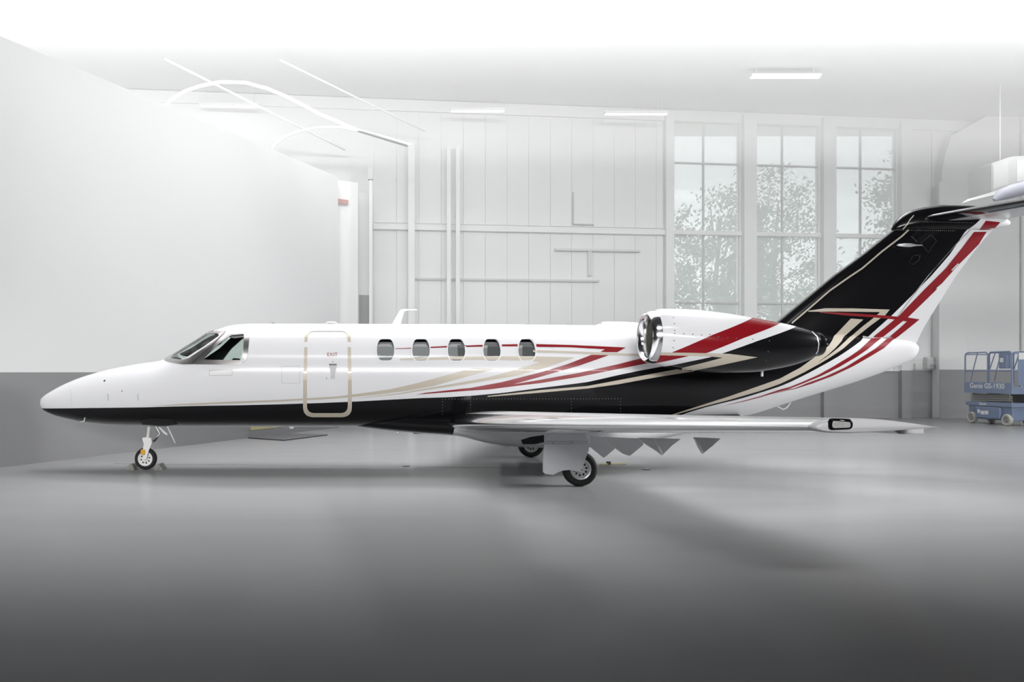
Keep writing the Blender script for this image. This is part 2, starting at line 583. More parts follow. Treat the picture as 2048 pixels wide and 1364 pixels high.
j0, j1 = (-5.2, 0.85), (2.6, 0.2)
def _joint(name, p, q, w=0.022):
    d = (Vector(q) - Vector(p)).normalized(); n = Vector((-d.y, d.x)) * w
    return prism(name, [(p[0], p[1], 0.0), (q[0], q[1], 0.0), (q[0] + n.x, q[1] + n.y, 0.0), (p[0] + n.x, p[1] + n.y, 0.0)], (0, 0, 0.002), 'deep_grey')
S(_joint('floor_joint', j0, j1))

def upright(name, p0, p1, z0, z1, t, m, parent=None, bevel=0.0):
    """a slab standing on the plan line p0-p1, thickness t to the left of that direction"""
    d = (Vector(p1) - Vector(p0)).normalized(); n = Vector((-d.y, d.x)) * t
    poly = [(p0[0], p0[1], z0), (p1[0], p1[1], z0), (p1[0] + n.x, p1[1] + n.y, z0), (p0[0] + n.x, p0[1] + n.y, z0)]
    return prism(name, poly, (0, 0, z1 - z0), m, parent, bevel)

# --- slanting partition wall on the left, grey dado below eye height
la = Vector((-7.06, 0.27)); ld = Vector((3.33, 6.01))
L0, L1 = la - ld * 1.9, la + ld * 1.655
ln = Vector((ld.y, -ld.x)).normalized()
wl = S(upright('wall_left', L0, L1, 0, 7.86, 0.22, 'wall_white'))
S(upright('trim_1', L0 + ln*0.012, L1 + ln*0.012, 0.16, 1.735, 0.012, 'dado_grey'))
S(upright('baseboard_left', L0 + ln*0.022, L1 + ln*0.022, 0.0, 0.16, 0.022, 'dado_grey'))
# yellow marking strip low on that wall
q0, q1 = la + ld * 1.03 + ln * 0.02, la + ld * 1.2 + ln * 0.02
tag(upright('wall_marking', q0, q1, 0.20, 0.34, 0.008, 'tape_yellow'),
    'faded yellow marking strip low on the grey wall base behind the cabin door', 'marking')
S(box('wall_far_left', (-30.0, -21, 0), (-29.7, 17.5, CEIL), 'wall_white'))
S(box('wall_right', (29.7, -21, 0), (30.0, 17.5, CEIL), 'wall_white'))

# --- back wall: a line on the plan, slightly oblique to the aircraft
bo = Vector((-0.53, 13.2)); bd = Vector((18.03, 1.9)).normalized(); bn = Vector((bd.y, -bd.x))
def bu(px):      # distance along the back wall seen at pixel column px
    k = (px - CX) / F
    # (bo.x + u bd.x) = k (bo.y + u bd.y + D)
    return (k * (bo.y + D) - bo.x) / (bd.x - k * bd.y)
def bpt(u, off=0.0): return bo + bd * u + bn * off
def bz(px, py):
    p = bpt(bu(px)); return H - (py - CY) * (p.y + D) / F

uW0, uW1 = bu(1343), bu(1795)
wb = S(upright('wall_back', bpt(-30), bpt(uW0 - 0.02), 0, CEIL, 0.3, 'wall_white'))
wr = S(upright('wall_back_right', bpt(uW1 + 0.02), bpt(30), 0, CEIL, 0.3, 'wall_white'))
sill = 1.84
S(upright('wall_back_low', bpt(uW0 - 0.02), bpt(uW1 + 0.02), 0, sill, 0.3, 'wall_white'))
S(upright('trim_3', bpt(-30, 0.04), bpt(30, 0.04), 0.0, 1.80, 0.035, 'dado_grey'))
S(upright('trim_4', bpt(-30, 0.07), bpt(30, 0.07), CEIL - 0.42, CEIL - 0.02, 0.065, 'trim_white'))
# cladding sheets, each with its own joint
u = bu(748); k = 0
while u < uW0 - 0.5:
    w = min(0.80, uW0 - 0.35 - u)
    for z0, z1 in ((1.84, 6.82), (7.02, CEIL - 0.44)):
        upright('cladding_panel', bpt(u, 0.035), bpt(u + w - 0.008, 0.035), z0, z1, 0.03, 'wall_white', wb)
    u += w
u = uW1 + 0.4
while u < uW1 + 4.2:
    upright('cladding_panel', bpt(u, 0.03), bpt(u + 0.97, 0.03), 1.84, CEIL - 0.44, 0.025, 'wall_white', wr)
    u += 1.0
# girts, ledges and pipes on the back wall
g0 = bz(745, 454)
S(upright('trim_5', bpt(bu(746), 0.12), bpt(uW0 - 0.25, 0.12), g0 - 0.09, g0 + 0.09, 0.11, 'trim_white'))
z_ = bz(1000, 560)
S(upright('trim_6', bpt(bu(826), 0.10), bpt(bu(1197), 0.10), z_ - 0.035, z_ + 0.035, 0.065, 'pale_grey'))
ct = empty('cable_tray', (*bpt(bu(1190), 0.1), bz(1190, 500)), 'white cable tray with a drop leg on the back wall', 'cable tray')
z_ = bz(1190, 501)
upright('tray', bpt(bu(1108), 0.12), bpt(bu(1278), 0.12), z_ - 0.04, z_ + 0.04, 0.08, 'steel_pale', ct)
upright('drop_leg', bpt(bu(1174), 0.11), bpt(bu(1181), 0.11), bz(1177, 552), z_ - 0.04, 0.07, 'steel_pale', ct)
cd = empty('conduit', (*bpt(bu(1145), 0.1), bz(1145, 448)), 'thin grey conduit pipe running up the back wall', 'pipe')
pz0, pz1 = bz(1145, 449), bz(1145, 385)
tube('riser', [(*bpt(bu(1145), 0.09), pz0), (*bpt(bu(1145), 0.09), pz1)], 0.025, 'pale_grey', cd)
tube('branch', [(*bpt(bu(1145), 0.09), pz0), (*bpt(bu(1186), 0.09), pz0)], 0.025, 'pale_grey', cd)

def steel_column(pa, pb, ytop, off, label, name='steel_column'):
    ua, ub = bu(pa), bu(pb)
    c = bpt((ua + ub) / 2, off)
    r = empty(name, (c.x, c.y, 0), label, 'column', 'white columns in front of the back wall')
    z1 = min(CEIL - 0.02, bz(pa, ytop)); w = ub - ua
    e = bd * (w / 2)
    upright('flange', c - e, c + e, 0.04, z1, 0.03, 'trim_white', r)
    upright('web', c - bd * 0.02 + Vector((-bd.y, bd.x)) * 0.03, c + bd * 0.02 + Vector((-bd.y, bd.x)) * 0.03, 0.04, z1, 0.12, 'trim_white', r)
    upright('base_plate', c - e * 1.5 - bn * -0.05, c + e * 1.5 - bn * -0.05, 0.0, 0.04, 0.3, 'trim_white', r)
    return r
steel_column(813, 826, 288, 0.45, 'widest white steel column before the pale back wall, behind the blade antenna')
steel_column(889, 897, 296, 0.45, 'slim white steel column, left one of the close pair on the back wall')
steel_column(907, 915, 296, 0.45, 'slim white steel column, right one of the close pair on the back wall')

# --- tall windows with panes, mullions and white columns between them
ztop = CEIL - 0.44
rows = [sill, bz(1409, 605), bz(1409, 466), bz(1409, 326), ztop]
for i, (a, mid, b_) in enumerate(((1343, 1409, 1482), (1507, 1567, 1640), (1665, 1724, 1795)), 1):
    ua, um, ub = bu(a), bu(mid), bu(b_)
    w = empty('window_%d' % i, (*bpt(um), sill)); w['kind'] = 'structure'
    for side, (p, q) in enumerate(((ua, um), (um, ub))):
        for r0, r1 in zip(rows, rows[1:]):
            upright('pane', bpt(p + 0.02, -0.10), bpt(q - 0.02, -0.10), r0 + 0.02, r1 - 0.02, 0.012, 'hazed_pane', w)
    upright('mullion', bpt(um - 0.03, -0.06), bpt(um + 0.03, -0.06), sill, ztop, 0.08, 'pale_grey', w)
    for j, r0 in enumerate(rows[1:-1]):
        t = 0.075 if j == 1 else 0.03
        upright('transom', bpt(ua, -0.05 if j != 1 else 0.06), bpt(ub, -0.05 if j != 1 else 0.06), r0 - t, r0 + t, 0.09 if j != 1 else 0.16, 'trim_white' if j == 1 else 'pale_grey', w)
    upright('window_frame', bpt(ua, 0.0), bpt(ua + 0.06, 0.0), sill, ztop, 0.2, 'trim_white', w)
    upright('window_frame', bpt(ub - 0.06, 0.0), bpt(ub, 0.0), sill, ztop, 0.2, 'trim_white', w)
    upright('window_sill', bpt(ua, 0.10), bpt(ub, 0.10), sill - 0.07, sill, 0.25, 'trim_white', w)
for n_, (a, b_) in enumerate(((1327, 1343), (1482, 1507), (1640, 1665), (1795, 1814)), 7):
    S(upright('trim_%d' % n_, bpt(bu(a), 0.22), bpt(bu(b_), 0.22), 1.8, ztop + 0.3, 0.5, 'trim_white'))
    S(upright('trim_%d' % (n_ + 20), bpt(bu(a), 0.22), bpt(bu(b_), 0.22), 0.0, 1.8, 0.18, 'dado_grey'))

# --- pier, door and post at the end of the left wall
pa, pb = P(675, 700, 10.6), P(716, 700, 10.9)
zt = H + (CY - 362) * (10.7 + D) / F
S(upright('wall_pier', (pa.x, pa.y), (pb.x, pb.y), 0, zt, 0.35, 'wall_white'))
S(upright('trim_11', (pa.x, pa.y - 0.02), (pb.x, pb.y - 0.02), 0, 1.735, 0.018, 'dado_grey'))
sg = P(673, 400, 10.5); sg2 = P(697, 397, 10.75)
tag(upright('wall_sign', (sg.x, sg.y - .06), (sg2.x, sg2.y - .06), sg.z - 0.1, sg.z + 0.04, 0.02, 'sign_red'),
    'small faded red sign plate high on the white pier', 'sign')
pc, pd = P(717, 700, 11.9), P(739, 700, 12.1)
zt2 = H + (CY - 386) * (12 + D) / F; zd = H + (CY - 590) * (12 + D) / F
S(upright('wall_inner', (pc.x, pc.y), (pd.x, pd.y), zd, zt2, 0.2, 'wall_white'))
dr = S(upright('door_1', (pc.x, pc.y), (pd.x, pd.y), 0, zd, 0.12, 'mid_grey'))
upright('door_frame', (pc.x - 0.03, pc.y - 0.03), (pc.x + 0.02, pc.y - 0.025), 0, zd, 0.05, 'pale_grey', dr)
pst = P(741.5, 700, 11.7)
ps = empty('corner_post', (pst.x, pst.y, 0), 'slender white corner post with a grey box on its top', 'post')
zp = H + (CY - 360) * (11.7 + D) / F
box('post', (pst.x - 0.055, pst.y - 0.055, 0), (pst.x + 0.055, pst.y + 0.055, zp), 'trim_white', ps, 0.01)
box('junction_box', (pst.x - 0.09, pst.y - 0.09, zp), (pst.x + 0.08, pst.y + 0.08, zp + 0.36), 'pale_grey', ps, 0.01)

# --- right side: wide column with an arched haunch, wall beyond it
YR = 15.05
pl = [(1878, 838), (1879, 600), (1881, 420), (1884, 345), (1890, 312), (1903, 272), (1921, 225), (1936, 190), (1948, 150), (1962, 60), (1968, 40)]
top = P(1968, 40, YR).z
poly = [P(x, y, YR) for x, y in pl]
poly[0].z = 0.0
poly = [v for v in poly if v.z < CEIL - 0.02]
poly += [Vector((P(1972, 0, YR).x, YR, CEIL - 0.01)), Vector((29.5, YR, CEIL - 0.01)), Vector((29.5, YR, 0))]
S(prism('wall_arch', poly, (0, 0.5, 0), 'wall_white'))
cl, cr = P(1879, 800, YR - 0.12), P(1936, 800, YR - 0.12)
S(box('wall_column', (cl.x, YR - 0.12, 0), (cr.x, YR - 0.001, 8.9), 'wall_white', None, 0.03))
S(box('trim_12', (cl.x - 0.01, YR - 0.14, 0), (cr.x + 0.01, YR - 0.121, 1.83), 'dado_grey'))
S(box('trim_13', (cr.x + 0.012, YR - 0.02, 0), (29.5, YR - 0.002, 1.83), 'dado_grey'))
v_ = P(2043, 800, YR - 0.06)
tag(tube('wall_pipe', [(v_.x, v_.y, 0.0), (v_.x, v_.y, CEIL - 0.05)], 0.03, 'pale_grey'), 'thin grey vertical pipe on the white wall above the blue lift', 'pipe')
# utility box on the dado edge
ub_ = empty('utility_box', (*bpt(bu(1858), 0.1), bz(1858, 737)), 'small grey utility box on the wall behind the tail cone', 'utility box')
a, b_ = bu(1845), bu(1863)
upright('case', bpt(a, 0.22), bpt(b_, 0.22), bz(1858, 737), bz(1858, 715), 0.17, 'pale_grey', ub_)
upright('cover', bpt(a + 0.12, 0.235), bpt(b_ - 0.03, 0.235), bz(1858, 735), bz(1858, 729), 0.012, 'mid_grey', ub_)
so = empty('socket_strip', (*bpt(bu(1800), 0.1), bz(1800, 740)), 'row of small white sockets on the wall under the tail', 'socket')
for a in (1786, 1797, 1818, 1826):
    upright('socket', bpt(bu(a), 0.12), bpt(bu(a + 4), 0.12), bz(a, 739), bz(a, 727), 0.08, 'trim_white', so)
# heater and duct hanging under the roof at the far right
YH = 11.2
hu = empty('unit_heater', P(2010, 380, YH), 'boxy pale unit heater with windowed front under the roof', 'heater')
prism('case', [P(*q, YH) for q in ((1984, 327), (2022, 313), (2075, 310), (2075, 362), (1984, 384))], (0, 1.0, 0), 'pale_grey', hu, 0.02)
prism('grille', [P(*q, YH - 0.02) for q in ((1987, 334), (2017, 322), (2017, 369), (1987, 378))], (0, 0.03, 0), 'steel_pale', hu)
prism('grille', [P(*q, YH - 0.02) for q in ((2034, 320), (2072, 318), (2072, 357), (2034, 364))], (0, 0.03, 0), 'trim_white', hu)
tube('hanger_rod', [P(2000, 322, YH + 0.5), (P(2000, 322, YH + 0.5).x, YH + 0.5, CEIL)], 0.02, 'pale_grey', hu)
tube('hanger_rod', [P(2060, 315, YH + 0.5), (P(2060, 315, YH + 0.5).x, YH + 0.5, CEIL)], 0.02, 'pale_grey', hu)
rb = prism('roof_beam', [P(1938, 402, 9.5), P(1950, 394, 9.5), P(2110, 346, 9.5), P(2110, 362, 9.5)], (0, 0.3, 0), 'trim_white')
tag(rb, 'slanting white beam above the jet tailplane', 'beam')
mat('duct_lilac', (0.42, 0.43, 0.50), 0.5)
dp = [P(1988, 400, 9.0), P(2000, 391, 9.0), P(2020, 384, 9.0), P(2110, 358, 9.0)]
tag(tube('air_duct', dp + [Vector((dp[-1].x + 3, 9.0, dp[-1].z + 0.6))], [0.05, 0.16, 0.20, 0.20, 0.20], 'duct_lilac', None, 20), 'blue-grey round air duct just above the jet tailplane', 'duct')

# --- roof structure: arched ribs, purlins, fluorescent fittings
def arch(name, pts, Y, label):
    o = tube(name, [P(x, y, Y) for x, y in pts], 0.042, 'steel_pale')
    tag(o, label, 'roof rib', 'arched roof ribs')
arch('arched_rib', [(318, 232), (328, 213), (345, 197), (370, 182), (400, 172), (440, 164), (490, 165), (535, 177), (575, 194), (640, 228), (720, 262), (815, 291)], 6.5, 'larger arched white roof rib rising above the left wall')
arch('arched_rib', [(540, 304), (552, 288), (572, 273), (600, 262), (635, 255), (680, 254), (730, 264), (780, 277), (822, 290)], 10.6, 'smaller arched white roof rib above the end of the left wall')
for i, (x0, y0, Y0, x1, y1, Y1) in enumerate(((330, 118, 7.5, 690, 300, 12.6), (560, 120, 9.0, 850, 262, 12.6))):
    p0, p1 = P(x0, y0, Y0), P(x1, y1, Y1)
    p0.z = min(p0.z, CEIL - 0.1)
    tag(tube('purlin', [p0, p1], 0.032, 'steel_pale', None, 8), ('upper', 'right-hand', 'lowest')[i] + ' slanting white purlin under the roof at upper left', 'purlin', 'slanting purlins')
LT = ((900, 1010, 225, 12.6), (1208, 1335, 231, 13.0), (400, 520, 215, 12.2), (1500, 1640, 150, 10.5))
LN = ('leftmost short', 'brightest long', 'low', 'upper')
for i, (a, b_, y, Y) in enumerate(LT):
    p0, p1 = P(a, y, Y), P(b_, y, Y)
    z = min(p0.z, CEIL - 0.35)
    t = empty('fluorescent_fitting', ((p0.x + p1.x) / 2, Y, z),
              ('fluorescent ceiling light above the jet door and cabin windows', 'fluorescent ceiling light beside the tall windows', 'fluorescent ceiling light above the slanting left wall', 'fluorescent ceiling light high above the tall windows')[i], 'light', 'fluorescent lights')
    box('housing', (p0.x, Y - 0.12, z + 0.06), (p1.x, Y + 0.12, z + 0.13), 'trim_white', t, 0.01)
    for dy in (-0.05, 0.05):
        tube('lamp_tube', [(p0.x + 0.03, Y + dy, z + 0.035), (p1.x - 0.03, Y + dy, z + 0.035)], 0.02, 'lamp_tube', t, 8)
    for xx in (p0.x + 0.2, p1.x - 0.2):
        tube('hanger_rod', [(xx, Y, z + 0.13), (xx, Y, CEIL)], 0.01, 'steel_pale', t, 6)

# --- outside: lawn and trees behind the windows
S(box('ground_outside', (-40, 17.6, -0.3), (80, 70, -0.05), 'lawn'))
def tree(x, y, h, rx, rz, czz, nleaf, label, seed):
    rnd = random.Random(seed)
    t = empty('leafy_tree', (x, y, -0.05), label, 'tree', 'trees outside the hangar windows')
    bm = bmesh.new()
    tips = []
    bm_tube(bm, [(x, y, -0.1), (x + 0.1, y, h * 0.25), (x - 0.1, y + 0.1, h * 0.55), (x + 0.15, y, h * 0.9)], [0.28, 0.22, 0.14, 0.04], 8)
    for i in range(16):
        a = rnd.uniform(0, 2 * math.pi); z0 = h * rnd.uniform(0.2, 0.75)
        L = rx * rnd.uniform(0.6, 1.05)
        e = Vector((x + math.cos(a) * L, y + math.sin(a) * L * 0.7, z0 + L * rnd.uniform(0.3, 0.9)))
        m_ = Vector((x + math.cos(a) * L * 0.5, y + math.sin(a) * L * 0.35, z0 + L * rnd.uniform(0.1, 0.3)))
        bm_tube(bm, [(x, y, z0), m_, e], [0.09, 0.06, 0.02], 6)
        tips += [e, m_.lerp(e, 0.5)]
    from_bm('trunk', bm, 'bark', t, True)
    vs_, fs = [], []
    clumps = tips[:]
    while len(clumps) < 120:
        v = Vector((rnd.gauss(0, 1), rnd.gauss(0, 1), rnd.gauss(0, 1))).normalized() * rnd.uniform(0.35, 1.0) ** 0.6
        clumps.append(Vector((x + v.x * rx, y + v.y * rx * 0.7, czz + v.z * rz)))
    for c in clumps:
        r = rnd.uniform(0.45, 0.95)
        for _ in range(nleaf // len(clumps)):
            o = c + Vector((rnd.gauss(0, r * 0.5), rnd.gauss(0, r * 0.5), rnd.gauss(0, r * 0.4)))
            n_ = Vector((rnd.gauss(0, 1), rnd.gauss(0, 1), rnd.gauss(0, 1))).normalized()
            a_ = n_.orthogonal().normalized(); b2 = n_.cross(a_)
            L = rnd.uniform(0.07, 0.15)
            k = len(vs_)
            vs_ += [o - a_ * L, o + b2 * L * 0.5, o + a_ * L, o - b2 * L * 0.5]
            fs.append((k, k + 1, k + 2, k + 3))
    f = mesh('foliage', vs_, fs, 'leaf', t); f['kind'] = 'stuff'
tree(16.6, 24.5, 10.6, 2.9, 4.4, 6.9, 8000, 'leafy tree seen through the left tall window', 3)
tree(22.6, 30.5, 13.0, 3.2, 5.6, 8.0, 8000, 'leafy tree with bare branches seen through the middle tall window', 5)
tree(25.6, 22.6, 12.2, 2.6, 5.4, 7.4, 8000, 'tallest leafy tree, seen through the right tall window', 9)
tree(24.0, 40.0, 10.0, 6.0, 3.4, 5.0, 8000, 'low broad tree behind the others outside the tall windows', 13)
# ================================================================== THE JET
jet = empty('business_jet', (0.6, 0, 0), 'white and black twin-engine business jet with red and tan stripes on grey hangar floor', 'airplane')

# ---- fuselage body: stations (px, top y, bottom y, widest y, half width)
ST = [(81.6, 805.5, 806.5, 806, 0.012), (84, 797, 815, 806, .085), (90, 791, 821, 806, .15), (102, 783.5, 827, 805, .225), (118, 774.5, 832.5, 803, .29),
      (143.6, 762.5, 838.5, 800, .365), (166, 754, 843, 798, .425), (199, 744, 846.5, 795, .50), (227, 737, 849, 793, .56),
      (255, 731.8, 850.2, 790, .61), (283, 727, 851, 787, .66), (324, 720.6, 852, 780, .715), (345, 712, 852.3, 775, .74),
      (380, 690, 852.7, 768, .77), (416, 667, 853, 761, .80), (434, 660.5, 853, 758, .81), (450, 654.5, 853, 755, .82),
      (472, 649.5, 853, 752, .83), (506, 647.5, 853, 750, .84), (600, 647.5, 853, 750, .84), (800, 648, 853, 750, .84),
      (1000, 648.5, 853, 750, .84), (1150, 650, 853, 751, .835), (1250, 651.5, 852, 751, .81), (1350, 653, 848, 750, .75),
      (1420, 655, 842, 746, .68), (1495, 658, 829.5, 740, .58), (1584, 663, 802, 728, .45), (1650, 667, 782, 720, .36),
      (1709, 671, 764, 713, .28), (1787, 678, 736, 704, .175), (1812, 681, 725, 700, .14), (1828, 686, 714, 698, .09), (1835, 692, 704, 697, .045), (1837, 696.5, 698, 697, .01)]
sx = [P(s[0], 0).x for s in ST]
stz = [P(0, s[1]).z for s in ST]; sbz = [P(0, s[2]).z for s in ST]; scz = [P(0, s[3]).z for s in ST]; shw = [s[4] for s in ST]
def fus_section(x, M=80, inset=0.0):
    zt, zb, zm, hw = interp(sx, stz, x), interp(sx, sbz, x), interp(sx, scz, x), interp(sx, shw, x)
    zt -= inset; zb += inset; hw -= inset
    ring = []
    for k in range(M):
        t = 2 * math.pi * k / M
        c, s_ = math.cos(t), math.sin(t)
        e = 2 / 2.12
        y = hw * math.copysign(abs(c) ** e, c)
        z = zm + (zt - zm if s_ > 0 else zm - zb) * math.copysign(abs(s_) ** e, s_)
        ring.append((x, y, z))
    return ring
xs = list(np.concatenate([sx[0] + (sx[7] - sx[0]) * np.linspace(0, 1, 26) ** 1.7, np.linspace(sx[7], sx[18], 34)[1:], np.linspace(sx[18], sx[24], 50)[1:], np.linspace(sx[24], sx[-4], 40)[1:], np.linspace(sx[-4], sx[-1], 9)[1:]]))
fv, ff = loft([fus_section(x) for x in xs])
FB = bvh_of(fv, ff)
# hollow shell: inner skin from behind the radome to the aft bulkhead
xi = np.linspace(P(215, 0).x, P(1230, 0).x, 70)
iv, if_ = loft([fus_section(x, 48, 0.045) for x in xi])
no = len(fv)
shell_v = list(fv) + list(iv)
shell_f = [tuple(f) for f in ff] + [tuple(i + no for i in f[::-1]) for f in if_]
shell_m = [0] * len(ff) + [1] * len(if_)

# paint scheme: black belly and tail, white underside of the tail
bl = [(60, 817), (86, 816.8), (180, 816), (283, 814.8), (394, 811.8), (480, 810.5), (560, 808.6), (640, 806), (713, 803), (838, 796.3), (894, 794.5), (942, 791.5),
      (1004, 786), (1080, 776), (1127, 770.3), (1174, 764.2), (1205, 757.5), (1236, 750.3), (1275, 742.2), (1314.4, 734.7), (1357, 727.2), (1400, 719.8), (1443, 711), (1475, 690), (1500, 655), (1530, 600), (1850, 560)]
lt = [(1200, 880), (1310, 846), (1354.6, 832.5), (1383, 823), (1413, 814), (1450, 805), (1486.5, 796), (1518.7, 786), (1559.7, 773), (1580, 764.5), (1614.8, 747.4), (1649.6, 728.5), (1677.5, 712.6), (1705.4, 693.8), (1726.3, 677), (1760, 650), (1850, 560)]
def curve(pts, bvh, fy):
    out = []
    for p in pts:
        v = hit(*p, bvh, fy); out.append((v.x, v.z))
    return sorted(out)
span = (-6.5, 10.5, -0.2, 3.8)
bc = curve(bl, FB, -0.3); bc[0] = (-6.45, bc[1][1])
livery('fuselage_paint', [(bc, BLACK, '<'), ([(-6.4, 0.0), (3.0, 0.0)] + curve(lt[1:], FB, -0.3), WHITE, '<')], WHITE, span)

# ---- openings
def cutter(polypx, Yref, y0, y1):
    pts = [P(x, y, Yref) for x, y in polypx]
    bm = bmesh.new()
    bm_prism(bm, [(p.x, y0, p.z) for p in pts], (0, y1 - y0, 0))
    bmesh.ops.recalc_face_normals(bm, faces=bm.faces)
    return bm
def barrel(cx_, w, h, cy, n=10):
    q = [(cx_ + a * w / 2, cy + b * h / 2) for a, b in ((-.62, -1), (.62, -1), (.9, -.62), (1, -.1), (1, .25), (.86, .72), (.6, 1), (-.6, 1), (-.86, .72), (-1, .25), (-1, -.1), (-.9, -.62))]
    return rounded(q, 4, 2)
cabin_px = [771, 842, 913, 984, 1054]
side_glass = rounded(ZW([(838, 872), (1080, 600), (1350, 385), (1640, 365), (1640, 520), (1605, 860), (1570, 885)]), [1.2, 2, 3, 2, 2, 2, 2], 3)
ws_glass = ZW([(160, 825), (60, 640), (500, 400), (880, 230), (935, 352), (1120, 362), (1165, 405), (900, 620), (560, 840), (430, 872), (250, 850)])
cut_bms = [(cutter(side_glass, -0.70, -1.2, 1.2)), (cutter(ws_glass, -0.45, -1.2, 1.2))]
for c in cabin_px: cut_bms.append(cutter(barrel(c, 35, 43.5, 699.5), -0.80, -1.2, -0.4))

def to_mesh(bm, name):
    me = bpy.data.meshes.new(name); bm.to_mesh(me); return me
def boolean(base_me, cutter_me, op):
    a = bpy.data.objects.new('tmp_a', base_me); b = bpy.data.objects.new('tmp_b', cutter_me)
    COL.objects.link(a); COL.objects.link(b)
    md = a.modifiers.new('b', 'BOOLEAN'); md.object = b; md.operation = op; md.solver = 'EXACT'
    md.material_mode = 'INDEX'
    bpy.context.view_layer.update()
    me = bpy.data.meshes.new_from_object(a.evaluated_get(bpy.context.evaluated_depsgraph_get()))
    bpy.data.objects.remove(a); bpy.data.objects.remove(b)
    return me
shell_me = bpy.data.meshes.new('fuselage')
shell_me.from_pydata(shell_v, [], shell_f)
shell_me.materials.append(MATS['fuselage_paint']); shell_me.materials.append(MATS['dark_interior'])
shell_me.polygons.foreach_set('material_index', shell_m)
shell_me.update()
# thin shell for the glass: same outside, close inside
gv, gf = loft([fus_section(x, 80, 0.004) for x in xs[20:-20]])
gi, gif = loft([fus_section(x, 80, 0.012) for x in xs[20:-20]])
glass_me = bpy.data.meshes.new('pane')
glass_me.from_pydata(gv + gi, [], [tuple(f) for f in gf] + [tuple(i + len(gv) for i in f[::-1]) for f in gif])
glass_me.update()

cut_all = bmesh.new()
cut_meshes = []
for b in cut_bms:
    me = to_mesh(b, 'cut'); cut_meshes.append(me)
    cut_all.from_mesh(me); b.free()
fus_me = boolean(shell_me, to_mesh(cut_all, 'cut_all'), 'DIFFERENCE')
cut_all.free()
fus_me.polygons.foreach_set('use_smooth', [True] * len(fus_me.polygons))
fus_me.set_sharp_from_angle(angle=math.radians(35))
fus_me.name = 'fuselage'
fus = link(bpy.data.objects.new('fuselage', fus_me), jet)

def flip_copy(o, name, parent):
    me = o.data.copy()
    for v in me.vertices: v.co.y = -v.co.y
    me.flip_normals()
    return link(bpy.data.objects.new(name, me), parent)

# ---- cabin windows
for i, c in enumerate(cabin_px):
    outer = barrel(c, 38.5, 47, 699.5); inner = barrel(c, 34.5, 43, 699.5)
    w = paint_ring('cabin_window', outer, inner, FB, 'white_paint', jet, 0.006, 1, 1, 0.012)
    paint('pane', barrel(c, 35.5, 44, 699.5), FB, 'cabin_glass', w, -0.012, 6)
    q = [P(x, y, -0.715) for x, y in rounded([(c - 15 + 2 * i * 0.3, 688), (c + 12 - i, 688), (c + 18, 700), (c + 15, 726), (c - 18, 726), (c - 19, 700)], 5, 3)]
    prism('window_shade', q, (0, 0.012, 0), 'window_shade_dark' if i >= 3 else 'window_shade', w)
    if i >= 2:
        q = [P(x, y, -0.725) for x, y in (((c + 2, 690), (c + 19, 690), (c + 19, 726), (c + 4, 726)) if i == 2 else ((c - 19, 692), (c - 9, 690), (c - 10, 726), (c - 18, 726)))]
        prism('window_shade', q, (0, 0.008, 0), 'window_shade_dark' if i == 2 else 'window_shade', w)
    a, b_ = P(c - 24, 684, -0.58), P(c + 24, 730, -0.58)
    box('window_recess', (a.x, -0.58, b_.z), (b_.x, -0.56, a.z), 'cabin_lining', w)

# ---- cockpit: side window, windshield, interior
cw = paint_ring('cockpit_window',
                ZW([(625, 962), (960, 650), (1290, 325), (1560, 312), (1715, 315), (1748, 380), (1715, 760), (1665, 900), (1560, 965), (1100, 968)]),
                ZW([(845, 868), (1085, 600), (1350, 385), (1480, 372), (1630, 368), (1640, 400), (1622, 700), (1600, 840), (1560, 880), (1150, 884)]),
                FB, 'brushed_metal', jet, 0.010, 5, 2, 0.014)
pn = paint('pane', side_glass, FB, 'cockpit_glass', cw, -0.012, 4)
flip_copy(pn, 'pane', cw)
flip_copy(cw, 'far_frame', cw)
wsf = paint('windshield', ZW([(80, 880), (150, 826), (240, 850), (430, 874), (560, 842), (900, 622), (1168, 408), (1130, 362), (935, 354), (1080, 315), (1285, 322), (955, 648), (620, 962), (450, 965), (330, 945), (180, 915)]), FB, 'brushed_metal', jet, 0.008, 3.0)
# curved windshield glass: a patch of the same body surface
def inside(p, poly):
    c = False; n = len(poly)
    for i in range(n):
        (x0, y0), (x1, y1) = poly[i], poly[i-1]
        if (y0 > p[1]) != (y1 > p[1]) and p[0] < (x1 - x0) * (p[1] - y0) / (y1 - y0) + x0: c = not c
    return c
wpoly = [(P(x, y, -0.45).x, P(x, y, -0.45).z) for x, y in ws_glass]
gx = np.linspace(P(326, 0).x, P(446, 0).x, 90)
MG = 160
gverts, gfaces = [], []
for x in gx: gverts += fus_section(x, MG * 2, 0.006)[:MG + 1]
for i in range(len(gx) - 1):
    for k in range(MG):
        q = [i*(MG+1) + k, i*(MG+1) + k + 1, (i+1)*(MG+1) + k + 1, (i+1)*(MG+1) + k]
        cx_ = sum(gverts[j][0] for j in q) / 4; cz_ = sum(gverts[j][2] for j in q) / 4
        if inside((cx_, cz_), wpoly): gfaces.append(tuple(q))
mesh('pane', gverts, gfaces, 'cockpit_glass', wsf, True)
flip_copy(wsf, 'far_frame', wsf)
# centre post between the two windshield halves
cp = [P(x, y, 0.0) + Vector((0, 0, 0.004)) for x, y in ((330, 719.5), (345, 712), (362, 701.5), (380, 690), (398, 678.5), (416, 667), (428, 662.5))]
tube('windshield_post', cp, 0.022, 'brushed_metal', wsf, 8)
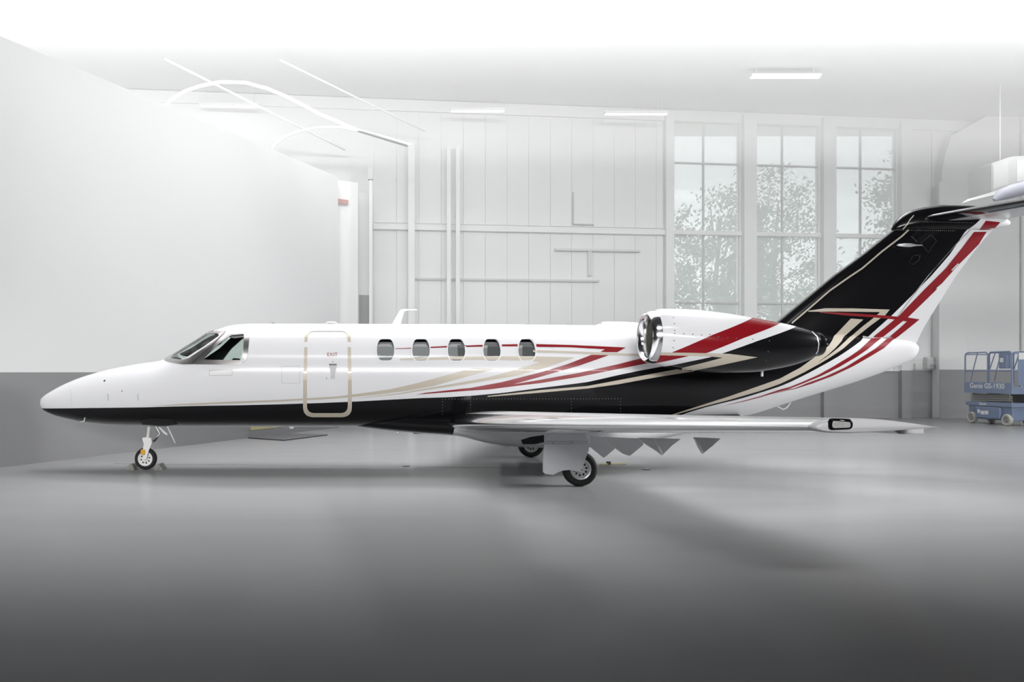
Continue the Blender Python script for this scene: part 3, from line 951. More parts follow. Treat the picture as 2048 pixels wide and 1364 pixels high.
# dark pillar line between the windshield and the side window
paint_line('pillar_seal', ZW([(640, 940), (960, 642), (1285, 335)]), 1.2, FB, 'dark_metal', wsf, 0.020)
ck = box('cockpit_floor', (P(250, 0).x, -0.55, 1.10), (P(520, 0).x, 0.55, 1.14), 'dark_interior', jet)
def seat(y):
    x0 = P(452, 0).x
    s_ = box('pilot_seat', (x0 - 0.40, y - 0.22, 1.40), (x0 + 0.05, y + 0.22, 1.52), 'dark_interior', jet, 0.04)
    box('backrest', (x0 - 0.02, y - 0.21, 1.5), (x0 + 0.10, y + 0.21, 2.05), 'dark_interior', s_, 0.04, Matrix.Rotation(math.radians(28), 3, 'Y'), (x0, y, 1.5))
    box('seat_base', (x0 - 0.25, y - 0.12, 1.13), (x0, y + 0.12, 1.41), 'dark_interior', s_)
seat(-0.36); seat(0.36)
lathe('glareshield', [(0.0, -0.58), (0.10, -0.57), (0.13, -0.4), (0.14, 0.0), (0.13, 0.4), (0.10, 0.57), (0.0, 0.58)], (P(388, 0).x, 0, 1.86), 'dark_interior', jet, 'Y', 16)
box('instrument_panel', (P(390, 0).x, -0.6, 1.35), (P(394, 0).x, 0.6, 1.95), 'dark_interior', jet)
bkv = [Vector(v) for v in fus_section(P(545, 0).x, 40, 0.06)]
prism('cockpit_bulkhead', bkv, (0.03, 0, 0), 'dark_interior', jet)

# ---- cabin door with tan outline, handle and lettering
do_ = rounded([(610, 657.5), (701, 657.5), (703.5, 760), (704, 833.5), (606, 833.5), (606.5, 760)], [19, 19, 1, 21, 21, 1], 6)
di_ = rounded([(615.5, 663), (695, 663), (696, 760), (695.5, 825.5), (614, 825.5), (614, 760)], [13, 13, 1, 15, 15, 1], 6)
door = paint_ring('cabin_door', do_, di_, FB, 'tan_paint', jet, 0.010, 3, 2, 0.012)
paint('door_handle', rounded(zc([(440, 568), (545, 568), (540, 620), (518, 700), (520, 765), (465, 765), (465, 700), (448, 620)], 6.49, 590, 640), 1, 2), FB, 'seam_grey', door, 0.012, 3)
paint('handle_recess', zc([(444, 572), (541, 572), (541, 590), (444, 590)], 6.49, 590, 640), FB, 'dot_grey', door, 0.015, 3)
for kh in zc([(490, 543), (410, 755)], 6.49, 590, 640): dots('keyhole', [kh], 0.010, FB, 'dot_grey', door, 0.006, None)
tv, tf = text_mesh('EXIT', 9.2, 1.15, 0.12)
bm = bmesh.new()
tvv = [bm.verts.new((664.5 + v.x, 709.5 - v.y, 0)) for v in tv]
for f in tf: bm.faces.new([tvv[i] for i in f])
_lay(bm, FB, 0.006, 'exit_lettering', 'red_paint', door)
paint_ring('access_panel', [(563, 732), (600, 732), (600, 767), (563, 767)], [(564, 733), (599, 733), (599, 766), (564, 766)], FB, 'seam_grey', fus, 0.002, 4, 1)
paint_ring('placard', rounded([(418, 740), (465, 740), (465, 751.5), (418, 751.5)], 2, 3), rounded([(419, 741), (464, 741), (464, 750.5), (419, 750.5)], 2, 3), FB, 'tan_paint', fus, 0.002, 2, 1)

# ---- stripes on the fuselage
def stripe(name, poly, m, parent=None, bvh=None, **kw):
    return paint(name, poly, bvh or FB, m, parent or fus, **kw)
# tan streak C: from the nose to the small arrow
stripe('tan_stripe', [(300, 812.3), (366, 807.6), (450, 803.8), (560, 799.5), (671, 793), (727, 786), (783, 778), (839, 765), (894, 750), (943, 736.8), (990.5, 738),
                      (936, 752.5), (866.5, 772.3), (811, 782), (755, 789), (699, 794.6), (643.6, 798.7), (560, 803), (450, 807.3), (366, 810.5)], 'tan_paint')
# tan streak B: long arrow below the windows
stripe('tan_stripe', [(700, 797.6), (797, 786.5), (850, 777), (911.6, 766.3), (973, 755.5), (1019, 743), (1079, 724.5), (1058, 721.5), (1000, 720.3), (900, 719.3), (800, 720.5), (800, 717.5), (900, 713.2), (1000, 712.2), (1072, 712.5),
                      (1150, 715), (1096, 734), (1035, 751), (973, 761.7), (911.6, 771.5), (850, 780.2), (797, 788.5)], 'tan_paint', off=0.0035)
# tan line under the red line
stripe('tan_stripe', [(1066, 700.2), (1150, 703), (1240, 706.5), (1300, 708.7), (1300, 713), (1240, 711.2), (1150, 707), (1066, 704.5)], 'tan_paint', off=0.004)
# red line along the windows, in pieces between the frames
for (a, ya, wa), (b_, yb, wb_) in zip([(790, 697.5, 1.2), (861, 695, 2.4), (932, 692.6, 3.0), (1003.5, 691, 3.8)], [(823.5, 696.5, 1.5), (894, 693.5, 2.8), (965.5, 691.6, 3.4), (1035, 690.6, 4.2)]):
    paint_line('red_stripe', [(a, ya), (b_, yb)], [wa, wb_], FB, 'red_paint', fus, 0.004)
stripe('red_stripe', Z3([(720, 352), (950, 358), (1305, 374), (1248, 405), (1138, 403), (1168, 386), (950, 373), (720, 370)]), 'red_paint', off=0.005)
stripe('red_stripe', ZC([(660, 190), (882, 196), (500, 330), (0, 472)]) + Z3([(640, 594), (575, 612)]) + ZC([(0, 510), (500, 420), (1000, 310), (1290, 236), (1450, 196), (1500, 262), (1400, 292), (1000, 372), (500, 472), (0, 552)]) + Z3([(600, 622), (420, 645), (250, 656), (-20, 676), (-60, 680), (0, 668), (300, 635), (500, 598)]) + ZC([(0, 416), (350, 310)]), 'red_paint', off=0.004)
# tan stripe D inside the black
stripe('tan_stripe', [(975, 791.8), (1080, 780), (1127, 776), (1174, 772), (1236, 760.5), (1314.4, 745.6), (1400, 730), (1443, 716), (1475, 712), (1515, 714.4), (1427, 733), (1400, 741), (1357, 747.5), (1314.4, 754.2), (1236, 768.5), (1174, 777), (1127, 781), (1080, 785.3), (975, 793.6)], 'tan_paint', off=0.004)
# white parting line between red and black below the windows (thin black edge kept by the paint curve)

# ---- rivets on the wing fairing panels and nacelle station marks
rv = dotline((885, 798), (1242, 797.5), 6.2) + dotline((885, 804), (885, 852), 6) + dotline((941, 803), (941, 828), 6) + dotline((1143, 803), (1143, 830), 6) + dotline((1241, 803), (1241, 830), 6) + dotline((921, 832), (1010, 830), 5.5) + dotline((1010, 830), (1095, 834), 6)
dots('rivet_row', rv, 0.0065, FB, 'rivet_grey', fus)
dots('static_port', [(209, 761.5)], 0.020, FB, 'black_paint', fus, 0.005, None)
for kh in ((244, 782), (1138, 652.5)): dots('drain_port', [kh], 0.013, FB, 'dot_grey', fus, 0.005, None)
for lx in (216, 276):
    paint('hood_latch', [(lx - 1.6, 788), (lx + 1.2, 788), (lx + 2, 801), (lx - 0.6, 801)], FB, 'seam_grey', fus, 0.004, 4)
# radome joint
paint_line('radome_joint', [(139, 766), (142.5, 790), (143.5, 812)], 0.7, FB, 'seam_grey', fus, 0.002)

# ---- antennas and probes
an = prism('blade_antenna', [P(*q, -0.012) for q in ((783, 648.5), (786, 645), (800, 621), (805, 618.5), (833, 618.3), (834, 620), (808, 621.2), (804, 636), (801, 649))], (0, 0.024, 0), 'white_paint', jet, 0.004)
lathe('disc_antenna', [(0.0, 0.03), (0.07, 0.028), (0.10, 0.015), (0.11, -0.01)], P(663, 646.5), 'white_paint', jet, 'Z', 20)
lathe('disc_antenna', [(0.0, 0.025), (0.04, 0.022), (0.055, -0.01)], P(547, 647.5), 'light_metal', jet, 'Z', 16)
prism('belly_antenna', [P(*q, -0.1) for q in ((574, 850), (590, 850), (586, 857.5), (581, 857.5))], (0, 0.03, 0), 'white_paint', jet, 0.003)
pt = tube('pitot_probe', [P(170, 836, -0.32), P(168, 843, -0.36), P(160, 844, -0.36)], [0.016, 0.014, 0.010], 'light_metal', jet)
prism('belly_scoop', [P(*q, -0.25) for q in ((778, 857), (790, 857), (801, 863.5), (795, 864.5))], (0, 0.12, 0), 'chrome', jet, 0.004)
prism('belly_strake', [P(*q, -0.2) for q in ((822, 864), (850, 864), (853, 867.5), (828, 867.5))], (0, 0.1, 0), 'black_paint', jet, 0.003)

# ---- wing-body fairing under the belly
WF = [(690, 850, .20), (735, 855.5, .36), (800, 862.5, .52), (850, 866, .66), (905, 869, .82), (980, 885, .96), (1060, 892, .97), (1150, 892, .96), (1250, 884, .9), (1340, 868, .78), (1420, 850, .58), (1460, 842, .4)]
wfx = [P(s[0], 0).x for s in WF]; wfb = [P(0, s[1]).z for s in WF]; wfh = [s[2] for s in WF]
def wf_section(x, M=48):
    zb, hw = interp(wfx, wfb, x), interp(wfx, wfh, x)
    zt = 1.02; zm = (0.90 + zb) / 2 + 0.08
    ring = []
    for k in range(M):
        t = 2 * math.pi * k / M; c, s_ = math.cos(t), math.sin(t); e = 2 / 2.7
        ring.append((x, hw * math.copysign(abs(c) ** e, c), zm + (zt - zm if s_ > 0 else zm - zb) * math.copysign(abs(s_) ** e, s_)))
    return ring
wv, wff = loft([wf_section(x) for x in np.linspace(wfx[0], wfx[-1], 60)])
xf = P(904, 0, -0.85).x
livery('fairing_paint', [([(-1.5, 0.0), (xf, 0.0), (xf + 0.03, 0.9), (7, 0.9)], BLACK, '>')], WHITE, (-2, 8, -0.2, 2.0))
mesh('belly_fairing', wv, wff, 'fairing_paint', jet, True)
FWB = bvh_of(list(wv), wff)

# ---- wings
def airfoil(n=22, t=0.12):
    up, lo = [], []
    for i in range(n + 1):
        x = 0.5 * (1 - math.cos(math.pi * i / n))
        th = 5 * t * (0.2969 * math.sqrt(x) - 0.126 * x - 0.3516 * x**2 + 0.2843 * x**3 - 0.1015 * x**4)
        cam_ = 0.02 * (1 - (2 * x - 1) ** 2)
        up.append((x, cam_ * 0.6 + th)); lo.append((x, cam_ * 0.6 - th * 0.9))
    return up, lo
AF_N = 22
def wing_section(y, side, t=None):
    f = (y - 0.55) / (7.70 - 0.55)
    xl = 0.96 + 0.327 * (y - 0.55)
    chord = 2.75 * (1 - f) + 0.95 * f
    zl = 0.845 + 0.066 * (y - 0.55)
    tc = t if t is not None else 0.145 * (1 - f) + 0.125 * f
    up, lo = airfoil(AF_N, tc)
    ring = [(xl + a * chord, side * y, zl + b * chord) for a, b in up[::-1]] + [(xl + a * chord, side * y, zl + b * chord) for a, b in lo[1:-1]]
    return ring
def wing(side):
    ys = list(np.linspace(0.55, 7.62, 30))
    rings = [wing_section(y, side) for y in ys]
    n = len(rings[0]); nu = AF_N
    # rings index: 0 = trailing edge, nu = leading edge
    verts = [v for r in rings for v in r]
    body, nose = [], []
    for i in range(len(rings) - 1):
        for k in range(n):
            a, b_ = i * n + k, i * n + (k + 1) % n
            f = (a, b_, b_ + n, a + n)
            (nose if (nu - 5 <= k < nu + 5) else body).append(f)
    def sub(name, faces, m, parent, off=0.0):
        ids = sorted({i for f in faces for i in f}); mp_ = {j: q for q, j in enumerate(ids)}
        return mesh(name, [verts[j] for j in ids], [tuple(mp_[j] for j in f) for f in faces], m, parent, True)
    w = sub('wing', body, 'white_paint', jet)
    # leading edge: polished skin, a closed shell slightly proud
    le = []
    for i, y in enumerate(ys):
        r = rings[i]
        c = sum((Vector(v) for v in r[nu-5:nu+6]), Vector()) / 11
        le.append([tuple(c + (Vector(v) - c) * 1.012) for v in r[nu-5:nu+6]])
    lv, lf = loft(le)
    mesh('leading_edge', lv, lf, 'chrome', w, True).data.set_sharp_from_angle(angle=math.radians(60))
    # rounded white tip
    tip = []
    base = wing_section(7.62, 1)
    for q in range(9):
        a = q / 8 * math.pi / 2
        k = math.cos(a)
        yy = 7.62 + 0.07 * math.sin(a)
        cx_ = 3.75
        sec = wing_section(7.62, 1)
        zmid = sum(v[2] for v in sec) / len(sec)
        tip.append([(cx_ + (v[0] - cx_) * (0.95 + 0.05 * k) + 0.02 * (1 - k), side * yy, zmid + (v[2] - zmid) * (0.72 + 0.28 * k)) for v in sec])
    tv_, tf_ = loft(tip)
    mesh('wing_tip', tv_, tf_, 'white_paint', w, True)
    return w
WN = wing(-1); WFAR = wing(1)
# navigation light in the tip
YT = -7.62
TB = bvh_of(*(lambda o: ([tuple(v.co) for v in o.data.vertices], [tuple(p.vertices) for p in o.data.polygons]))([c for c in WN.children if c.name.startswith('wing_tip')][0]))
lo_ = rounded([(1656, 838.8), (1704, 840), (1704, 858), (1656, 860)], 9, 6)
li_ = rounded([(1663, 843), (1700.5, 843.5), (1700.5, 855), (1663, 856.3)], 5.5, 6)
mat('lens_silver', (0.62, 0.62, 0.60), 0.3, metal=0.3, noise=0.25, nscale=30)
nl = paint_ring('navigation_light', lo_, li_, TB, 'black_paint', WN, 0.010, 1, 1)
paint('light_lens', li_, TB, 'lens_silver', WN, 0.006, 4)
# underside: flap tracks hanging below the trailing edge, aileron edge at the tip
def flap_bracket(poly, Y, side, par, m='white_paint'):
    pts = [P(x, y, Y) for x, y in poly]
    pts = [(p.x, p.y * side * -1 if side > 0 else p.y, p.z) for p in pts]
    return prism('flap_bracket', pts, (0, 0.05, 0), m, par, 0.006)
FBK = [([(1181, 872), (1228, 878), (1231, 897), (1208, 916), (1180, 893)], -2.55, 'grey_gear_paint'),
       ([(1208, 874), (1285, 878), (1287, 890), (1260, 912), (1247, 908), (1214, 884)], -3.3, 'white_paint'),
       ([(1277, 876), (1362, 878), (1342, 893), (1325, 911), (1313, 902), (1285, 884)], -4.1, 'white_paint'),
       ([(1389, 875), (1442, 877), (1425, 892), (1406, 908), (1399, 896)], -4.9, 'white_paint')]
for poly, Y, m_ in FBK:
    fb = flap_bracket(poly, Y, -1, WN, m_)
    flap_bracket(poly, Y, 1, WFAR, m_)
tube('hinge_arm', [P(1308, 878, -4.13), P(1317, 893, -4.13), P(1325, 910, -4.13)], 0.008, 'white_gear_paint', WN, 8)
tube('hinge_arm', [P(1391, 878, -4.93), P(1398, 890, -4.93), P(1406, 907, -4.93)], 0.008, 'white_gear_paint', WN, 8)
ail = [P(*q, -7.35) for q in ((1778, 853), (1848, 853), (1848, 868), (1800, 868), (1785, 860))]
prism('aileron', ail, (0, 1.2, -0.05), 'white_paint', WN, 0.004)
prism('aileron', [(p.x, -p.y, p.z) for p in ail], (0, -1.2, -0.05), 'white_paint', WFAR, 0.004)

# ---- engine nacelles
YN = -1.5
NS = [(1306, 620.5, 727), (1322, 617.5, 732), (1350, 617.8, 738), (1381, 619, 742), (1443, 625.5, 746), (1502, 635, 744.5), (1559, 645.6, 736.5), (1605, 656.5, 724), (1631, 664, 713)]
def nac_curve(col): return [P(s[0], 0, YN).x for s in NS], [P(0, s[col], YN).z for s in NS]
nx_, nt_ = nac_curve(1); _, nb_ = nac_curve(2)
def nac_section(x, y0, M=56):
    zt, zb = interp(nx_, nt_, x), interp(nx_, nb_, x); r = (zt - zb) / 2; zm = (zt + zb) / 2
    ry = min(r, 0.5) * 0.96
    return [(x, y0 + ry * math.cos(2*math.pi*k/M), zm + r * math.sin(2*math.pi*k/M)) for k in range(M)]
nsx = np.linspace(nx_[0], nx_[-1], 44)
nv, nf = loft([nac_section(x, YN) for x in nsx], cap=False)
NB = bvh_of(nv, nf)
U = Z4([(60, 475), (150, 445), (220, 428), (300, 405), (335, 398), (590, 288), (845, 178), (1000, 110)])
V = Z4([(60, 505), (215, 470), (430, 425), (470, 416), (560, 402), (790, 308), (1025, 212), (1120, 172)])
W_ = Z4([(60, 545), (150, 520), (280, 490), (430, 461), (575, 431), (650, 408), (880, 326), (1115, 240), (1290, 178)])
nspan = (3.9, 7.2, 1.4, 3.2)
livery('nacelle_paint', [(curve(U, NB, YN), RED, '<'), (curve(V, NB, YN), WHITE, '<'), (curve(W_, NB, YN), BLACK, '<')], WHITE, nspan)
ncx = nx_[0]; zc_l = (nt_[0] + nb_[0]) / 2; rl = (nt_[0] - nb_[0]) / 2
def nacelle(side):
    y0 = YN if side < 0 else -YN
    v = nv if side < 0 else [(a, -b_, c) for a, b_, c in nv]
    n = mesh('engine_nacelle', v, nf, 'nacelle_paint', jet, True)
    prof = [(rl * 1.0, 0.005), (rl * 1.0, -0.01), (rl * 0.985, -0.06), (rl * 0.95, -0.11), (rl * 0.89, -0.135), (rl * 0.83, -0.12), (rl * 0.78, -0.07), (rl * 0.75, 0.03), (rl * 0.74, 0.3), (rl * 0.76, 0.30), (rl * 0.78, 0.03)]
    lathe('inlet_lip', prof, (ncx, y0, zc_l), 'chrome', n, 'X', 56, closed=True)
    lathe('inlet_duct', [(rl * 0.745, 0.02), (rl * 0.74, 0.32), (rl * 0.25, 0.34), (rl * 0.2, 0.25), (rl * 0.1, 0.17), (0.0, 0.14)], (ncx, y0, zc_l), 'inlet_olive', n, 'X', 40, cap=False)
    fan = bmesh.new()
    for k in range(20):
        a = 2 * math.pi * k / 20
        R = Matrix.Rotation(a, 3, 'X')
        q = [R @ Vector(p) for p in ((0.31, -0.03, rl * 0.2), (0.27, 0.03, rl * 0.2), (0.27, 0.05, rl * 0.72), (0.31, -0.05, rl * 0.72))]
        fan.faces.new([fan.verts.new(Vector((ncx, y0, zc_l)) + p) for p in q])
    from_bm('fan', fan, 'dark_metal', n)
    ex = nx_[-1]; ze = (nt_[-1] + nb_[-1]) / 2; re = (nt_[-1] - nb_[-1]) / 2
    prof = [(re * 1.005, -0.01), (re * 1.0, 0.03), (re * 0.9, 0.08), (re * 0.84, 0.085), (re * 0.82, 0.0), (re * 0.8, -0.4), (re * 0.83, -0.4), (re * 0.9, -0.01)]
    lathe('exhaust_ring', prof, (ex, y0, ze), 'black_paint', n, 'X', 48, closed=True)
    lathe('exhaust_cone', [(re * 0.8, -0.3), (re * 0.5, -0.25), (re * 0.35, 0.0), (0.0, 0.22)], (ex, y0, ze), 'dark_metal', n, 'X', 32)
    # pylon to the body
    zp_ = zc_l - 0.05
    pyl = []
    for y in (0.62, 1.14):
        pyl.append([(4.85 + 2.0 * a, (y if side > 0 else -y), zp_ + b_ * 0.9 - 0.04) for a, b_ in ((0, 0), (.08, .10), (.3, .15), (.7, .12), (1, 0.02), (1, -.02), (.7, -.10), (.3, -.13), (.08, -.08))])
    pv, pf = loft(pyl)
    mesh('pylon', pv, pf, 'black_paint', n)
    return n
NACN = nacelle(-1); NACF = nacelle(1)
paint('tan_stripe', Z4([(212, 398), (450, 401), (700, 408), (880, 430), (600, 490), (360, 536), (240, 560), (240, 540), (420, 492), (560, 458), (655, 432), (560, 424), (400, 420), (222, 416)]), NB, 'tan_paint', NACN, 0.004, 4)
dots('rivet_row', zc([(848, 343), (866, 460), (870, 592), (870, 650), (858, 790), (840, 930), (1048, 660), (1223, 668), (1396, 683)], 9.744, 1260, 600) + Z4([(575, 285), (630, 298), (690, 305), (745, 308), (850, 315), (956, 325), (948, 395), (935, 455)]), 0.010, NB, 'dot_grey', NACN)
paint_line('exhaust_seam', Z4([(1228, 266), (1262, 300), (1272, 345), (1266, 390), (1240, 430)]), 2.0, NB, 'light_metal', NACN, 0.003)
tube('drain_mast', [P(1524, 741, -1.2), P(1524, 753, -1.2)], 0.02, 'white_paint', NACN, 8)

# ---- fin, rudder, bullet fairing and stabilizer
LEp = [P(*q) for q in ((1470, 706), (1556, 641), (1614, 593.6), (1666.7, 550), (1724.7, 507.8), (1786, 459), (1806, 443))]
TEp = [P(*q) for q in ((1826, 706), (1833, 684.6), (1847, 655.6), (1878, 605.5), (1911, 552.7), (1958, 490), (1985, 460), (2000, 444))]
lez, lex = [v.z for v in LEp], [v.x for v in LEp]; tez, tex_ = [v.z for v in TEp], [v.x for v in TEp]
def fin_ring(z, f0, f1, M=14):
    xl, xt = float(np.interp(z, lez, lex)), float(np.interp(z, tez, tex_))
    c = xt - xl; tt = 0.30 * (1 - (z - 2.0) / 2.5) + 0.17 * ((z - 2.0) / 2.5)
    hs = []
    for i in range(M + 1):
        q = f0 + (f1 - f0) * (0.5 * (1 - math.cos(math.pi * i / M)) if f0 == 0 else i / M)
        th = 5 * tt * (0.2969 * math.sqrt(q) - 0.126 * q - 0.3516 * q**2 + 0.2843 * q**3 - 0.1015 * q**4)
        hs.append((xl + q * c, th))
    return [(x, -t_, z) for x, t_ in hs] + [(x, t_, z) for x, t_ in hs[::-1] if t_ > 1e-6 or x > xl + 1e-6]
zs = np.linspace(2.12, 4.42, 30)
# scheme: black, white aft of this line
wl_ = Z5([(1600, 280), (1570, 312), (1490, 394), (1380, 560), (1240, 720), (1080, 880), (925, 1030), (850, 1095), (740, 1192), (640, 1290), (560, 1364)])
wc = sorted([(P(x, y, -0.1).z, P(x, y, -0.1).x) for x, y in wl_])
livery('fin_paint', [([(1.5, wc[0][1] - 1.0)] + wc + [(5.0, wc[-1][1] + 0.3)], WHITE, '>')], BLACK, (1.5, 5.0, 6.0, 12.0), along='Z')
r1 = [fin_ring(z, 0.0, 0.755) for z in zs]
n1 = min(len(r) for r in r1)
v1, f1 = loft([r[:n1] for r in r1])
fin = mesh('vertical_fin', v1, f1, 'fin_paint', jet, True); fin.data.set_sharp_from_angle(angle=math.radians(40))
v2, f2 = loft([fin_ring(z, 0.765, 1.0)[:29] for z in zs])
rud = mesh('rudder', v2, f2, 'fin_paint', fin, True); rud.data.set_sharp_from_angle(angle=math.radians(40))
rr = [fin_ring(z, 0.0, 1.0, 30) for z in zs]
nr = min(len(r) for r in rr)
v3, f3 = loft([r[:nr] for r in rr])
FINB = bvh_of(v3, f3)
TAILB = bvh_of(list(fv) + v3, [tuple(f) for f in ff] + [tuple(i + len(fv) for i in f) for f in f3])
G = 0.10
# red on the fin
paint('red_stripe', Z5([(1545, 394), (1640, 392), (1580, 490), (1430, 640), (1250, 842), (1040, 1046), (960, 1046), (1150, 850), (1330, 670), (1450, 520)]), FINB, 'red_paint', fin, 0.004, 4, 0.08)
# lower red sweep with the arrow point
band = ZB([(420, 240), (800, 256), (1250, 286), (1480, 305), (1550, 312), (1680, 322), (1858, 350), (1690, 382), (1620, 372), (1510, 352), (1450, 346), (1200, 322), (800, 295), (430, 254)])
paint('red_stripe', band, TAILB, 'red_paint', fin, 0.0055, 3, G)
red1 = ZB([(1505, 348), (1625, 368), (1500, 470), (1330, 604), (1230, 682), (1100, 790), (950, 890), (700, 1037), (450, 1160), (200, 1262), (0, 1340)]) + ZA([(1500, 428), (1220, 510), (1000, 566), (700, 632), (1000, 556), (1220, 496), (1500, 402)]) + ZB([(0, 1318), (200, 1236), (400, 1148), (600, 1038), (850, 888), (1000, 786), (1140, 656), (1210, 588), (1360, 468)])
paint('red_stripe', red1, TAILB, 'red_paint', fin, 0.005, 3, G)
red2 = ZB([(1680, 378), (1858, 350), (1760, 430), (1560, 590), (1470, 652), (1350, 762), (1150, 882), (900, 1025), (600, 1165), (300, 1275), (60, 1350)]) + ZA([(1600, 412), (1380, 470), (1600, 402)]) + ZB([(60, 1340), (250, 1262), (500, 1172), (800, 1034), (1050, 878), (1230, 768), (1370, 648), (1430, 598), (1560, 488)])
paint('red_stripe', red2, TAILB, 'red_paint', fin, 0.005, 3, G)
# tan on the tail: a wide strand and a hooked strand that join low down
tanA = ZA([(30, 742), (500, 592), (800, 497), (1220, 352), (1500, 252)]) + ZB([(0, 1120), (150, 1040), (300, 932), (430, 836), (560, 722), (610, 642), (632, 590), (872, 338), (1050, 352), (770, 602), (740, 662), (640, 772), (540, 862), (425, 948), (400, 1000), (200, 1110), (0, 1208)]) + ZA([(1500, 326), (1220, 424), (800, 546), (500, 622), (60, 748)])
paint('tan_stripe', tanA, TAILB, 'tan_paint', fin, 0.004, 3, G)
tanB = ZB([(250, 228), (500, 191), (900, 192), (1430, 209), (1360, 296), (1300, 332), (1150, 442), (950, 602), (760, 772), (560, 906), (400, 1002), (425, 952), (560, 862), (700, 752), (850, 612), (1050, 442), (1200, 326), (1292, 246), (700, 238), (270, 241)])
paint('tan_stripe', tanB, TAILB, 'tan_paint', fin, 0.0045, 3, G)
paint_line('tan_stripe', Z5([(165, 1085), (300, 970), (450, 840), (600, 735), (700, 668), (850, 540), (1000, 425), (1050, 378)]), 3.2, FINB, 'tan_paint', fin, 0.004, 5)
# fin fittings
lathe('marker_light', [(0.0, -0.2), (0.02, -0.16), (0.035, -0.05), (0.035, 0.05), (0.015, 0.14), (0.008, 0.26), (0.0, 0.27)], P(1815, 490.5, -0.17), 'light_metal', fin, 'X', 14)
dots('rivet_row', dotline(Z5([(950, 380)])[0], Z5([(1400, 385)])[0], 4) + dotline(Z5([(1075, 430)])[0], Z5([(1110, 465)])[0], 3), 0.007, FINB, 'rivet_grey', fin)
for pl_ in ([(1140, 480), (1220, 415), (1262, 460), (1200, 550)], [(1060, 610), (1085, 575), (1138, 565), (1130, 605), (1090, 638), (1065, 635)]):
    q = Z5(pl_); ln_ = []
    for i in range(len(q)): ln_ += dotline(q[i], q[(i+1) % len(q)], 3)
    dots('rivet_row', ln_, 0.005, FINB, 'rivet_grey', fin)
tube('rudder_hinge', [P(*Z5([(1262, 822)])[0], -0.12), P(*Z5([(1300, 790)])[0], -0.12)], 0.012, 'white_paint', fin, 8)
tube('rudder_hinge', [P(*Z5([(1378, 684)])[0], -0.12), P(*Z5([(1425, 635)])[0], -0.12)], 0.012, 'white_paint', fin, 8)
paint_line('vortex_strip', Z5([(700, 1188), (780, 1200), (920, 1192)]), [4, 2.5, 1.5], TAILB, 'light_metal', fin, 0.012, 4, G)

BS = [(1783, 457, 460, .01), (1788, 448, 462, .05), (1796, 438, 463, .08), (1806, 429.5, 463, .10), (1825, 419.5, 463, .125), (1857, 412.8, 463, .145), (1880, 410.3, 462, .15), (1941, 411.5, 461, .15), (1975, 420, 460, .13), (2000, 432, 456, .09), (2018, 442, 450, .03)]
bx_ = [P(s[0], 0).x for s in BS]; bt_ = [P(0, s[1]).z for s in BS]; bb_ = [P(0, s[2]).z for s in BS]; bh_ = [s[3] for s in BS]
def bul(x, M=32):
    zt, zb, hw = interp(bx_, bt_, x), interp(bx_, bb_, x), interp(bx_, bh_, x); zm = (zt + zb) / 2
    return [(x, hw * math.copysign(abs(math.cos(t)) ** 0.8, math.cos(t)), zm + (zt - zb) / 2 * math.copysign(abs(math.sin(t)) ** 0.8, math.sin(t))) for t in [2*math.pi*k/M for k in range(M)]]
bv, bf = loft([bul(x) for x in np.linspace(bx_[0], bx_[-1], 40)])
bul_o = mesh('bullet_fairing', bv, bf, 'fin_paint', jet, True)
BB = bvh_of(bv, bf)
paint('red_stripe', Z5([(1635, 308), (1745, 320), (1690, 378), (1585, 380)]), BB, 'red_paint', bul_o, 0.004, 3)
paint_line('tan_stripe', Z5([(1005, 375), (1040, 335), (1060, 300), (1090, 268)]), 2.2, BB, 'tan_paint', bul_o, 0.004, 4)
dots('rivet_row', dotline(Z5([(1100, 315)])[0], Z5([(1540, 325)])[0], 4) + dotline(Z5([(960, 372)])[0], Z5([(1040, 378)])[0], 4) + dotline(Z5([(1000, 275)])[0], Z5([(1080, 232)])[0], 4), 0.006, BB, 'rivet_grey', bul_o)
def stab_ring(y, side):
    f = y / 3.15
    xl = 9.46 + 0.475 * y; chord = 1.62 * (1 - f) + 0.85 * f
    up, lo = airfoil(16, 0.10)
    return [(xl + a * chord, side * y, 4.475 + b_ * chord) for a, b_ in up[::-1]] + [(xl + a * chord, side * y, 4.475 + b_ * chord) for a, b_ in lo[1:-1]]
def stab(side):
    ys = np.linspace(0.03, 3.15, 14)
    rings = [stab_ring(y, side) for y in ys]
    v, f = loft(rings)
    o = mesh('stabilizer', v, f, 'white_paint', jet, True); o.data.set_sharp_from_angle(angle=math.radians(50))
    le = []
    for r in rings:
        seg = r[16-5:16+6]; c = sum((Vector(q) for q in seg), Vector()) / len(seg)
        le.append([tuple(c + (Vector(q) - c) * 1.03) for q in seg])
    v, f = loft(le)
    mesh('deicing_boot', v, f, 'black_paint', o, True).data.set_sharp_from_angle(angle=math.radians(60))
    return o
stab(-1); stab(1)
# tail skid loop and vents under the tail
tube('tail_tiedown', [P(*q, -0.05) for q in Z4([(1000, 742), (1020, 752), (1045, 765), (1070, 752), (1092, 718)])], 0.012, 'white_paint', jet, 8)

